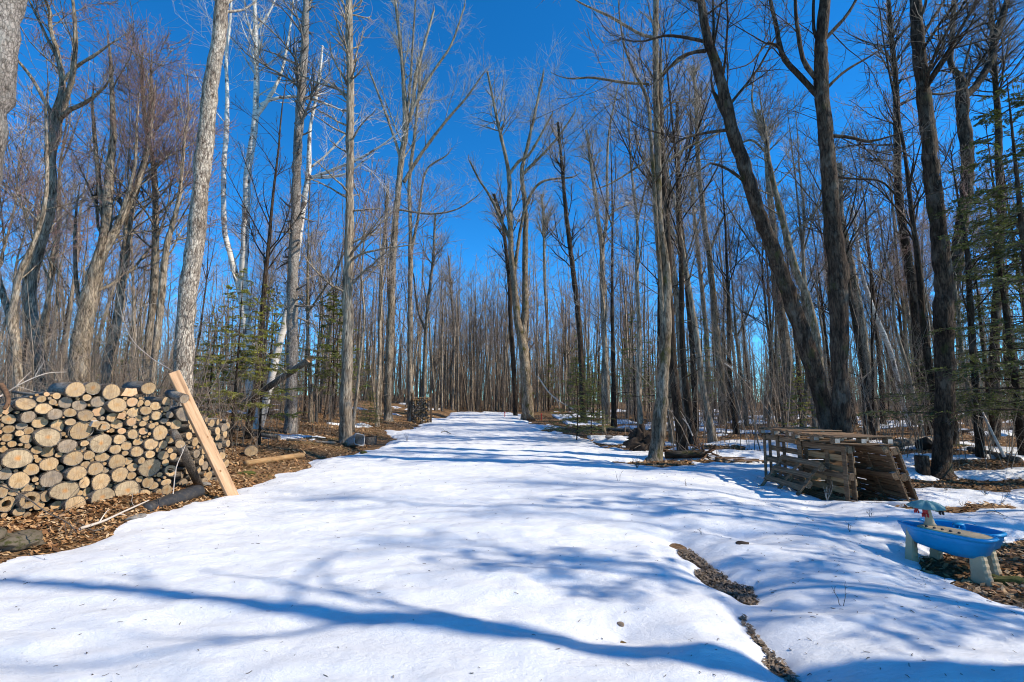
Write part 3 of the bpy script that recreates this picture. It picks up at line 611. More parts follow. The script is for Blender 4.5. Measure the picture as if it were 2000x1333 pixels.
hero('bare_tree', 'tree forking high into a narrow V behind the root wad', [(1187, 829, 13), (1184, 737, 11), (1179, 625, 10), (1176, 531, 10), (1175, 475, 10), (1168, 425, 7), (1154, 319, 6), (1145, 255, 5)], seed=32, height=14, n1=28, n2=280, n3=1400, crown_from=.55, ang1=(22, 55), limbs=[[(1175, 477, 8), (1185, 431, 6), (1186, 319, 5), (1190, 255, 4), (1205, 180, 3)], [(1186, 430, 4), (1200, 412, 4), (1222, 402, 3)]])
hero('bare_tree', 'mossy trunk bowed at the foot beside the upturned root wad', [(1279, 895, 28), (1288, 829, 25), (1294, 751, 23), (1299, 673, 22), (1301, 595, 19), (1300, 517, 17), (1288, 431, 15), (1284, 300, 13), (1282, 188, 12), (1280, 75, 11), (1282, 0, 10)], bark='bark_moss', seed=33, height=14.5, n1=30, n2=260, n3=1200, crown_from=.55, l1=(1.0, 3.0), ang1=(40, 75), up1=.35, sides=14,
     limbs=[[(1296, 680, 10), (1291, 556, 9), (1284, 470, 8), (1273, 290, 7), (1264, 195, 6), (1243, 150, 5), (1220, 92, 4), (1210, 30, 3)], [(1282, 75, 7), (1250, 67, 6), (1190, 32, 5), (1138, 8, 3)], [(1268, 165, 5), (1220, 162, 5), (1156, 152, 4), (1119, 154, 3)], [(1284, 152, 5), (1325, 120, 5), (1352, 104, 3)], [(1284, 300, 5), (1240, 330, 4), (1190, 360, 3)], [(1286, 330, 5), (1340, 290, 4), (1400, 262, 3)]])
hero('bare_tree', 'straight grey trunk at the snow edge right of the mossy bowed tree', [(1344, 846, 17), (1335, 751, 13), (1327, 654, 12), (1319, 556, 11), (1309, 478, 10), (1302, 400, 9), (1294, 250, 7), (1290, 100, 5)], seed=34, height=15, n1=20, n2=170, n3=700, crown_from=.55)
hero('bare_tree', 'darker twin trunk touching the straight grey trunk', [(1360, 846, 12), (1356, 751, 10), (1350, 654, 10), (1342, 556, 9), (1335, 478, 8), (1327, 410, 7), (1326, 338, 6), (1322, 200, 5)], bark='bark_dark', seed=35, height=15, n1=22, n2=180, n3=800, crown_from=.5)
hero('bare_tree', 'dark-footed tree with a mossy flare in the right middle distance', [(1411, 828, 17), (1409, 751, 13), (1401, 673, 12), (1393, 576, 11), (1385, 498, 11), (1375, 430, 10), (1364, 319, 8), (1360, 225, 7), (1355, 130, 5)], bark='bark_moss', seed=36, height=15, n1=28, n2=260, n3=1300, crown_from=.5, ang1=(25, 60), limbs=[[(1384, 500, 5), (1410, 430, 4), (1430, 412, 3)]])
hero('bare_tree', 'slim tree curving at its foot beside the dark-footed one', [(1390, 822, 11), (1383, 732, 9), (1378, 634, 9), (1370, 556, 8), (1362, 478, 8), (1356, 420, 7), (1350, 330, 5)], seed=37, height=15, n1=22, n2=200, n3=900, crown_from=.5)
hero('bare_tree', 'big leaning maple with a torn scar, behind the pallets', [(1626, 860, 32.4), (1614, 810, 32.4), (1600, 757, 31.5), (1578, 682, 30.6), (1551, 606, 28.8), (1529, 543, 27.0), (1506, 475, 25.2), (1482, 415, 24.3), (1457, 337, 24.3), (1432, 262, 22.5), (1419, 206, 20.7), (1401, 131, 18.0), (1382, 75, 16.2), (1368, 0, 14.4)], Y=10.9, bark='bark_dark', seed=38, height=13, twig='twig_dark', n1=22, n2=210, n3=1000, crown_from=.6, sides=16, l1=(.9, 2.6),
     limbs=[[(1455, 356, 6), (1427, 334, 5), (1390, 319, 4), (1372, 330, 3)], [(1378, 100, 8), (1355, 103, 7), (1322, 116, 5), (1298, 145, 4)], [(1386, 85, 7), (1345, 75, 6), (1300, 70, 5), (1262, 80, 3)], [(1393, 95, 6), (1394, 50, 5), (1392, 0, 4)], [(1420, 255, 6), (1370, 262, 5), (1320, 280, 4), (1296, 330, 3)], [(1423, 230, 17), (1408, 205, 13), (1396, 185, 7)]])
hero('bare_tree', 'big upright dark maple with a burl, right behind the pallets', [(1645, 860, 34.2), (1643, 800, 31.5), (1641, 738, 29.7), (1640, 644, 30.6), (1636, 569, 31.5), (1637, 528, 36.9), (1630, 480, 30.6), (1624, 419, 27.9), (1623, 375, 27.9), (1617, 300, 26.1), (1609, 225, 25.2), (1604, 169, 24.3), (1604, 94, 21.6), (1611, 0, 18.9)], Y=10.3, bark='bark_dark', seed=39, height=14, twig='twig_dark', n1=30, n2=280, n3=1400, crown_from=.62, sides=16, l1=(1.0, 3.0),
     limbs=[[(1600, 190, 11), (1562, 150, 10), (1529, 109, 9), (1517, 56, 8), (1504, 0, 6)], [(1598, 160, 9), (1570, 120, 8), (1559, 67, 7), (1553, 0, 6)], [(1600, 85, 7), (1590, 60, 6), (1589, 0, 5)], [(1612, 75, 8), (1649, 37, 6), (1672, 0, 5)], [(1625, 266, 7), (1660, 268, 6), (1694, 277, 5), (1742, 266, 3)], [(1626, 345, 5), (1670, 350, 4), (1720, 354, 4), (1752, 384, 3)], [(1607, 180, 6), (1650, 140, 5), (1700, 110, 3)], [(1540, 120, 5), (1505, 82, 4), (1470, 120, 3)]])
hero('bare_tree', 'bent grey trunk right of the burled maple', [(1710, 842, 17), (1700, 757, 15), (1686, 663, 15), (1675, 588, 14), (1662, 520, 13), (1649, 456, 12), (1641, 405, 11), (1640, 320, 9)], bark='bark', seed=40, height=13, n1=18, n2=150, n3=600, crown_from=.6, twig='twig_dark')
hero('bare_tree', 'stout snapped-top trunk left of the leaning maple', [(1543, 822, 22), (1536, 700, 20), (1523, 606, 17), (1514, 543, 14), (1510, 450, 12), (1500, 338, 10), (1495, 262, 9), (1480, 215, 5)], seed=41, height=10.5, n1=26, n2=240, n3=1200, crown_from=.6, twig='twig_dark', limbs=[[(1493, 265, 5), (1470, 205, 4), (1472, 150, 3)], [(1498, 300, 5), (1470, 275, 4), (1445, 280, 3)]])
hero('bare_tree', 'mossy leaning trunk seen between the two big maples', [(1606, 800, 17), (1597, 682, 15), (1578, 588, 14), (1555, 531, 13), (1540, 475, 13), (1521, 400, 11), (1505, 330, 8)], Y=15, bark='bark_moss', seed=42, height=12, n1=20, n2=190, n3=900, crown_from=.55, twig='twig_dark')
hero('bare_tree', 'tall dark tree with fine drooping side twigs right of the burled maple', [(1819, 850, 19), (1812, 799, 18), (1796, 694, 17), (1783, 568, 17), (1772, 505, 15), (1764, 442, 14), (1754, 375, 13), (1752, 262, 12), (1750, 169, 10), (1741, 75, 8), (1735, 0, 6)], bark='bark_dark', twig='twig_dark', seed=43, height=14, n1=30, n2=420, n3=2000, crown_from=.45, l1=(1.4, 3.6), ang1=(45, 80), up1=.35)
hero('bare_tree', 'thick dark trunk rising from the snow right of the pallets', [(1839, 924, 33), (1842, 862, 30), (1846, 778, 31), (1846, 694, 31), (1844, 610, 30), (1840, 526, 28), (1833, 450, 27), (1825, 375, 26), (1814, 281, 25), (1804, 188, 23), (1795, 94, 21), (1788, 0, 19)], bark='bark_dark', twig='twig_dark', seed=44, height=14, n1=26, n2=200, n3=900, crown_from=.6, sides=16, limbs=[[(1797, 80, 6), (1820, 40, 5), (1845, 0, 4)], [(1805, 180, 4), (1835, 185, 4), (1870, 178, 3)]])
hero('bare_tree', 'Y-forked dark tree crossing behind the thick trunk', [(1862, 868, 17), (1857, 780, 17), (1851, 700, 19), (1856, 600, 20), (1869, 505, 21), (1880, 430, 20), (1887, 380, 20), (1889, 319, 20), (1883, 244, 20), (1880, 185, 21), (1874, 148, 11), (1857, 128, 9), (1859, 75, 9), (1863, 0, 8)], bark='bark_dark', twig='twig_dark', seed=45, height=13, n1=26, n2=230, n3=1100, crown_from=.68, sides=14, limbs=[[(1884, 190, 14), (1908, 165, 13), (1934, 120, 12), (1945, 68, 11), (1968, 0, 10)], [(1880, 150, 5), (1888, 115, 4), (1896, 85, 3)], [(1935, 110, 5), (1960, 80, 4), (1990, 50, 3)]])
hero('bare_tree', 'slim black trunk near the right edge in front of the leaf litter', [(1915, 893, 16), (1909, 799, 13), (1901, 694, 11), (1895, 600, 10), (1890, 500, 8)], bark='bark_dark', twig='twig_dark', seed=46, height=9, n1=22, n2=180, n3=800, crown_from=.4)
hero('bare_tree', 'tall dark trunk behind the hemlock boughs at the right edge', [(1943, 860, 17), (1943, 694, 15), (1948, 560, 14), (1951, 484, 14), (1956, 421, 13), (1951, 320, 12), (1949, 225, 10), (1940, 100, 8), (1935, 0, 7)], bark='bark_dark', twig='twig_dark', seed=47, height=14, n1=30, n2=400, n3=1900, crown_from=.4, l1=(1.0, 3.0), ang1=(45, 80), up1=.25)
hero('birch_tree', 'thin pale birch leaning left between the burled maple and thick trunk', [(1776, 834, 9), (1758, 765, 9), (1741, 694, 8), (1724, 648, 8), (1711, 620, 8), (1697, 580, 7), (1680, 520, 6), (1672, 450, 5), (1660, 400, 4)], bark='birch', twig='twig_pale', seed=48, height=9, n1=14, n2=100, n3=400, crown_from=.6, cat='birch')
# trees beside the camera whose shadows lie across the snow
for i, (x, y, hgt, r0, lean, nb) in enumerate([(9.2, 1.55, 15, .27, -.02, 7), (11.0, -.9, 14, .2, .02, 7), (13.4, 4.4, 15, .14, 0, 16), (12.6, 2.3, 13, .13, .02, 16), (17.5, 3.0, 16, .15, 0, 26), (16.8, 5.4, 16, .15, .03, 26), (19.5, 7.5, 17, .18, 0, 26), (18.5, .4, 15, .14, .03, 26)]):
    g = np.random.default_rng(300 + i); z0 = float(surf(x, y))
    P = [Vector((x, y, z0 - .1))]; Rr = [r0 * 1.5]
    for k in range(1, 8): P.append(Vector((x + lean * k * 2 + g.normal() * .08, y + g.normal() * .08, z0 + hgt * k / 7))); Rr.append(r0 * (1 - k / 7 * .9))
    build_tree('bare_tree', 'bare tree beyond the right edge throwing its shadow over the foreground snow', 'trees beside the foreground snow', 'tree', [(P, Rr)], M['bark_dark'], M['twig_dark'], nb, nb * 9, nb * 40, g, .45, (.8, 2.4), (30, 60), .5, 10, parent_base=Vector((x, y, z0)))
# ------------------------------------------------------------------ the woods: copies of a dozen bare trees, each placed singly
def proto_tree(i, hgt, r0, fine=True):
    g = np.random.default_rng(500 + i)
    P = [(0, 0, -.25)]; Rr = [r0 * 1.5]; x = y = 0; lx, ly = g.normal() * .035, g.normal() * .035
    P.append((0, 0, .12)); Rr.append(r0 * 1.15)
    for k in range(1, 9):
        x += lx * hgt / 8 + g.normal() * .09; y += ly * hgt / 8 + g.normal() * .09
        P.append((x, y, hgt * k / 8)); Rr.append(max(r0 * (1 - k / 8 * .93), .012))
    stems = [(P, Rr)]
    for f in range(g.integers(0, 3)):     # forks
        k = int(g.integers(4, 7)); b = np.array(P[k]); d = np.array([g.normal() * .35, g.normal() * .35, 1.0]); q = [tuple(b)]; rr = [Rr[k] * .75]; n = 8 - k + 1
        for s in range(1, n + 1):
            b = b + d / np.linalg.norm(d) * hgt / 8 * .95; d = d * np.array([.85, .85, 1]) + g.normal(size=3) * .06; q.append(tuple(b)); rr.append(max(Rr[k] * .75 * (1 - s / n * .9), .01))
        stems.append((q, rr))
    tr = TB(); cr = TB(); AP = []; AR = []
    for k, (p, r) in enumerate(stems):
        q, rr = resample(p, r, 18); tr.tube(q[None], rr[None] * (1 + g.normal(size=(1, 18)) * .05), 8 if k == 0 else 6)
        AP.append(resample(p, r, 20)[0]); AR.append(resample(p, r, 20)[1])
    AP = np.stack(AP); AR = np.stack(AR)
    sub = AP.copy(); idx = np.linspace(7, 19, 20)
    for c in range(3): sub[0, :, c] = np.interp(idx, np.arange(20), AP[0, :, c])
    sR = AR.copy(); sR[0] = np.interp(idx, np.arange(20), AR[0])
    P1, R1 = spawn(g, sub, sR, 19, (.02, .97), (22, 58), lambda L, t, q, n: q.uniform(1.3, 3.9, n) * (1.15 - .8 * t), 7, .6, .45, .42, .011)
    Pd, Rd = spawn(g, AP[:1], AR[:1], 9, (.08, .4), (55, 95), lambda L, t, q, n: q.uniform(.3, 1.4, n), 5, .0, .5, .2, .007)  # dead low twigs
    cr.tube(P1, R1, 4, 0); cr.tube(Pd, Rd, 3, 0)
    twigs(cr, g, P1, R1, 130, 620 if fine else 300, r3=.005)
    return tr, cr
WB = [('bark', 'twig'), ('bark', 'twig_pale'), ('bark_dark', 'twig'), ('bark', 'twig_red'), ('bark_dark', 'twig_dark'), ('bark_furrow', 'twig'), ('bark', 'twig_red'), ('bark_moss', 'twig'), ('bark', 'twig_pale'), ('bark_dark', 'twig'), ('birch', 'twig_pale'), ('bark_furrow', 'twig_pale')]
PROTO = []
for i, (b, t) in enumerate(WB):
    hgt = [13, 14.5, 15, 12, 15.5, 16, 13.5, 14, 12.5, 11, 13, 16.5][i]; r0 = [.075, .09, .12, .07, .13, .14, .08, .11, .075, .06, .07, .13][i]
    tr, cr = proto_tree(i, hgt, r0)
    PROTO.append((tr.mesh('woods_trunk', [M[b]]), cr.mesh('woods_crown', [M[b], M[t]])))
taken = [(o.location.x, o.location.y) for o in bpy.data.objects if o.parent is None and o.type == 'EMPTY']
g = np.random.default_rng(77)
spots = []
tries = 0
while len(spots) < 235 and tries < 40000:
    tries += 1
    y = 11 + 41 * g.random() ** .8; x = g.uniform(-1.16, 1.16) * y
    if -6.1 < x < 3.9 - .11 * max(y - 15, 0): continue
    if x > 0 and y < 14.5: continue
    if x < 0 and y < 13 and x > -9: continue
    # keep open the sky gap above the drive
    md = .75 if x > 0 else .85
    if any((x - a) ** 2 + (y - b) ** 2 < md * md for a, b in spots) or any((x - a) ** 2 + (y - b) ** 2 < .8 for a, b in taken): continue
    spots.append((x, y))
while len(spots) < 285:
    y = g.uniform(43, 62); x = g.uniform(-.16, .03) * y
    if all((x - a) ** 2 + (y - b) ** 2 > .8 for a, b in spots): spots.append((x, y))
LM = [(10, 'forked tree at the left edge'), (86, 'S-curved tree'), (205, 'ragged multi-stemmed tree'), (300, 'slim S-topped tree'), (360, 'big scaly trunk'), (485, 'twin birch'), (569, 'dead spruce trunk'), (676, 'furrowed trunk by the tub'), (760, 'fan-limbed maple'), (801, 'two-stemmed tree by the firewood stack'), (889, 'thin lone tree'), (1022, 'double-stemmed maple'), (1072, 'thin upright tree'), (1136, 'small roadside fir'), (1184, 'narrow V-forked tree'), (1294, 'mossy bowed tree'), (1338, 'straight grey trunk'), (1409, 'dark-footed tree'), (1538, 'snapped-top trunk'), (1600, 'big leaning maple'), (1641, 'burled maple'), (1700, 'bent grey trunk'), (1805, 'tall twiggy dark tree'), (1844, 'thick dark trunk'), (1911, 'slim black trunk'), (1943, 'tall trunk behind the hemlock boughs')]
for k, (x, y) in enumerate(spots):
    i = int(g.integers(0, 12))
    if PROTO and i == 10 and g.random() < .6: i = 3
    if x > 6 and i in (1, 8, 11) and g.random() < .6: i = 4
    if y >= 43 and -.161 < x / y < .031: i = int(g.choice([0, 1, 8, 11, 3, 5]))
    tm, cm = PROTO[i]
    side = 'left' if x < -3 else 'right'
    zone = 'near' if y < 26 else 'far'
    if -.161 < x / y < .031 and y >= 43: side, zone = 'ahead', 'far'
    px = 1000 + FPX * x / (y * math.cos(PITCH) - .5); lx, lm = min(LM, key=lambda q: abs(q[0] - px)); dr = 'left' if px < lx else 'right'
    tone = {'bark': 'grey', 'bark_dark': 'dark', 'bark_furrow': 'furrowed', 'bark_moss': 'mossy', 'birch': 'pale birch-like'}[WB[i][0]]
    lab = (f'slender {tone} tree behind the {lm}, slightly {dr}' if zone == 'near' else f'distant {tone} bare tree {dr} of the {lm}') if side != 'ahead' else f'far {tone} tree closing the drive end, {dr} of the {lm}'
    r = link('bare_tree', None, label=lab, cat='tree', group={'left': 'bare trees in the left woods', 'right': 'bare trees in the right woods', 'ahead': 'bare trees beyond the end of the drive'}[side] + (' nearby' if zone == 'near' else ' far off'), loc=(x, y, float(ground(x, y))))
    s = g.uniform(.78, 1.12) * (1.0 if x > 0 else .92); r.scale = (s, s, s * g.uniform(.92, 1.1)); r.rotation_euler = (g.normal() * .03, g.normal() * .03, g.uniform(0, 6.28))
    link('trunk', tm, r); link('crown', cm, r)
# beyond those: the wood that reads as one mass (one patch of trees repeated by geometry nodes)
def scatter(name, label, me, boxes, jit, smin, smax, seed):
    o = link(name, me, kind='stuff', label=label)
    ng = bpy.data.node_groups.new(name, 'GeometryNodeTree'); n, l = ng.nodes, ng.links
    ng.interface.new_socket('Geometry', in_out='INPUT', socket_type='NodeSocketGeometry'); ng.interface.new_socket('Geometry', in_out='OUTPUT', socket_type='NodeSocketGeometry')
    gi, go = n.new('NodeGroupInput'), n.new('NodeGroupOutput'); jn = n.new('GeometryNodeJoinGeometry')
    for x0, x1, y0, y1, st, z in boxes:
        gr = n.new('GeometryNodeMeshGrid'); gr.inputs['Size X'].default_value = x1 - x0; gr.inputs['Size Y'].default_value = y1 - y0
        gr.inputs['Vertices X'].default_value = max(2, int((x1 - x0) / st) + 1); gr.inputs['Vertices Y'].default_value = max(2, int((y1 - y0) / st) + 1)
        tf = n.new('GeometryNodeTransform'); tf.inputs['Translation'].default_value = ((x0 + x1) / 2, (y0 + y1) / 2, z); l.new(gr.outputs[0], tf.inputs[0]); l.new(tf.outputs[0], jn.inputs[0])
    sp = n.new('GeometryNodeSetPosition'); l.new(jn.outputs[0], sp.inputs[0])
    rv = n.new('FunctionNodeRandomValue'); rv.data_type = 'FLOAT_VECTOR'; rv.inputs[0].default_value = (-jit, -jit, -.15); rv.inputs[1].default_value = (jit, jit, .05); rv.inputs['Seed'].default_value = seed; l.new(rv.outputs[0], sp.inputs['Offset'])
    ip = n.new('GeometryNodeInstanceOnPoints'); l.new(sp.outputs[0], ip.inputs['Points']); l.new(gi.outputs[0], ip.inputs['Instance'])
    r2 = n.new('FunctionNodeRandomValue'); r2.data_type = 'FLOAT_VECTOR'; r2.inputs[0].default_value = (0, 0, 0); r2.inputs[1].default_value = (0, 0, 6.283); r2.inputs['Seed'].default_value = seed + 1; l.new(r2.outputs[0], ip.inputs['Rotation'])
    r3 = n.new('FunctionNodeRandomValue'); r3.data_type = 'FLOAT'; r3.inputs[2].default_value = smin; r3.inputs[3].default_value = smax; r3.inputs['Seed'].default_value = seed + 2; l.new(r3.outputs[1], ip.inputs['Scale'])
    l.new(ip.outputs[0], go.inputs[0]); md = o.modifiers.new('scatter', 'NODES'); md.node_group = ng
    return o
def patch(seed, n, half, hr, r, nb, nt, mats, S=7, twr=.012):
    g = np.random.default_rng(seed); xx, yy = g.uniform(-half, half, n), g.uniform(-half, half, n); hh = g.uniform(hr[0], hr[1], n); t = np.linspace(0, 1, S); P = np.zeros((n, S, 3)); ln = g.normal(size=(n, 2)) * .05
    P[:, :, 0] = xx[:, None] + ln[:, :1] * t * hh[:, None] + g.normal(size=(n, S)) * .012 * hh[:, None] * t; P[:, :, 1] = yy[:, None] + ln[:, 1:] * t * hh[:, None]; P[:, :, 2] = -.6 + t * (hh[:, None] + .6)
    rr = (r[0] + (r[1] - r[0]) * (hh - hr[0]) / (hr[1] - hr[0]))[:, None] * (1 - t * .9)
    tb = TB(); tb.tube(P, rr, 5 if r[1] > .06 else 3, 0)
    P1, R1 = spawn(g, P, rr, n * nb, (.25, .98), (22, 60), lambda L, t, q, m: L * q.uniform(.07, .22, m) * (1.25 - .8 * t), 4, .5, .35, .4, twr); tb.tube(P1, R1, 3, 0)
    P2, R2 = spawn(g, P1, R1, n * nt, (.2, 1), (22, 58), lambda L, t, q, m: L * q.uniform(.3, .65, m), 3, .3, .35, .6, twr * .7); tb.tube(P2, R2, 3, 1)
    return tb
scatter('far_woodland', 'far off grey brown leafless wood reading as one mass', patch(78, 16, 7.5, (10, 16.5), (.06, .13), 12, 44, None).mesh('far_woodland', [M['bark'], M['twig']]),
        [(-135, -14, 52, 130, 13, 2.4), (11, 135, 52, 130, 13, 1.3), (-12, 8, 50, 125, 9, 1.2)], 5, .8, 1.15, 3)
scatter('undergrowth', 'thicket of thin brown saplings filling the middle distance of the left woods', patch(79, 34, 4.2, (1.2, 7), (.008, .035), 7, 16, None, 6, .006).mesh('undergrowth', [M['brush'], M['twig']]),
        [(-70, -13.5, 22, 80, 6.2, 1.55)], 2.6, .6, 1.1, 13)
scatter('undergrowth', 'thicket of thin dark saplings filling the middle distance of the right woods', patch(80, 34, 4.2, (1.2, 7), (.008, .035), 7, 16, None, 6, .006).mesh('undergrowth', [M['brush_dark'], M['twig_dark']]),
        [(8.5, 70, 21, 45, 6.2, .5), (4, 70, 46, 80, 6.2, 1.2), (-9, 5, 45, 80, 4.5, 1.0)], 2.6, .6, 1.1, 23)
# undergrowth: thin saplings and brush
def brush(name, label, n, area, hrange, seed, mats, nside=4, ysq=1.0, rs=1.0):
    g = np.random.default_rng(seed); xs = []; ys = []
    while len(xs) < n:
        y = area[2] + (area[3] - area[2]) * g.random() ** ysq; x = g.uniform(area[0], area[1]) * y
        if area[4](x, y): xs.append(x); ys.append(y)
    xs = np.array(xs); ys = np.array(ys); S = 6; h = g.uniform(hrange[0], hrange[1], n) * (.5 + g.random(n))
    t = np.linspace(0, 1, S); P = np.zeros((n, S, 3)); ln = g.normal(size=(n, 2)) * .33
    P[:, :, 0] = xs[:, None] + ln[:, :1] * h[:, None] * t ** 1.5 + g.normal(size=(n, S)) * .025 * h[:, None] * t; P[:, :, 1] = ys[:, None] + ln[:, 1:] * h[:, None] * t ** 1.5
    P[:, :, 2] = ground(xs, ys)[:, None] - .03 + h[:, None] * t
    rr = rs * (h * .0034 + .0022)[:, None] * (1 - .75 * t)
    b = TB(); b.tube(P, rr, 3, 0)
    P1, R1 = spawn(g, P, rr, n * nside, (.25, .97), (25, 65), lambda L, t, q, m: L * q.uniform(.12, .4, m), 4, .3, .4, .6, .0025); b.tube(P1, R1, 3, 0)
    P2, R2 = spawn(g, P1, R1, n * nside * 2, (.2, 1), (25, 60), lambda L, t, q, m: L * q.uniform(.25, .6, m), 3, .2, .4, .6, .0022); b.tube(P2, R2, 3, 1)
    link(name, b.mesh(name, mats), kind='stuff', label=label)
def in_left(x, y): return x < -6.2 - .02 * y and not (x > -9 and y < 8.6)
def in_right(x, y): return x > 4.6 - .1 * max(y - 18, 0) and not (y < 13.5 and x < 10.5)
brush('undergrowth', 'tan leafless brush and whips filling the woods left of the drive', 1250, (-1.15, -.05, 8.6, 30, in_left), (.5, 3.0), 81, [M['brush'], M['twig']], ysq=1.2)
brush('undergrowth', 'thin leafless brush and whips between the trunks right of the drive', 900, (.05, 1.15, 11, 32, in_right), (.7, 3.6), 82, [M['brush_dark'], M['twig_dark']], ysq=1.0)
# leaf litter
def litter(name, label, n, region, size, seed, mat='leaf'):
    g = np.random.default_rng(seed); X = []; Y = []; c = 0
    while c < n:
        y = region[2] + (region[3] - region[2]) * g.random(n) ** region[4]; x = g.uniform(region[0], region[1], n) * (y if region[5] else 1)
        k = snow_t(x, y) < .002
        k &= region[6](x, y)
        X.append(x[k]); Y.append(y[k]); c += k.sum()
        if len(X) > 60: break
    x = np.concatenate(X)[:n]; y = np.concatenate(Y)[:n]; n = len(x)
    z = ground(x, y) + g.uniform(.002, .03, n)
    a = g.uniform(0, 6.28, n); tl = g.normal(size=(n, 2)) * .38; s = g.uniform(.6, 1.35, n) * size
    u = np.stack([np.cos(a), np.sin(a), tl[:, 0]], 1) * s[:, None]; v = np.stack([-np.sin(a), np.cos(a), tl[:, 1]], 1) * s[:, None] * .62
    c0 = np.stack([x, y, z], 1); up = np.zeros((n, 3)); up[:, 2] = s * g.uniform(-.3, .5, n)
    V = np.stack([c0 - u, c0 - v * .8 + up * .4 - u * .1, c0 + u * 1.1 + up, c0 + v * .8 + up * .4 + u * .1], 1).reshape(-1, 3)
    I = np.arange(n * 4).reshape(n, 4); F = np.concatenate([I[:, [0, 1, 2]], I[:, [0, 2, 3]]])
    link(name, mesh_np(name, V, [F], [M[mat]], False), kind='stuff', label=label)
litter('leaf_litter', 'brown fallen leaves on the left bank', 46000, (-1.15, -.12, 5.5, 34, 1.25, True, lambda x, y: x < -4.7), .04, 91)
litter('leaf_litter', 'brown fallen leaves between snow patches in the right woods', 34000, (.05, 1.15, 4.2, 36, 1.1, True, lambda x, y: (x > 3.9) | (y > 12)), .038, 92)
litter('leaf_litter', 'coppery leaves at the foot of the woodpile', 9000, (-7.2, -4.6, 4.6, 9.6, 1.0, False, lambda x, y: x > -7.2), .031, 93)
litter('gravel', 'grey gravel showing through melted gaps in the snow', 2600, (1.3, 3.0, 2.4, 5.9, 1.0, False, lambda x, y: x < 3.0), .017, 94, 'gravel')

# bits fallen on the snow
g = np.random.default_rng(95); n = 4500
y = 3 + 27 * g.random(n) ** 1.6; x = g.uniform(-5.2, 9, n); k = (snow_t(x, y) > .02) & (g.random(n) < .25 + .75 * sm((np.abs(x + 1) - 1.5) / 4)); x, y = x[k], y[k]; n = len(x)
L = g.uniform(.004, .02, n); a = g.uniform(0, 3.14, n); d = np.stack([np.cos(a), np.sin(a), g.normal(size=n) * .15], 1) * L[:, None]
c = np.stack([x, y, snow_z(x, y) + .004], 1); P = np.stack([c - d, c + g.normal(size=(n, 3)) * .003, c + d], 1)
tb = TB(); tb.tube(P, np.ones((n, 3)) * g.uniform(.0012, .0032, n)[:, None], 3)
link('debris', tb.mesh('debris', [M['twig_dark']]), kind='stuff', label='specks of bark, needles and twig bits scattered on the snow')
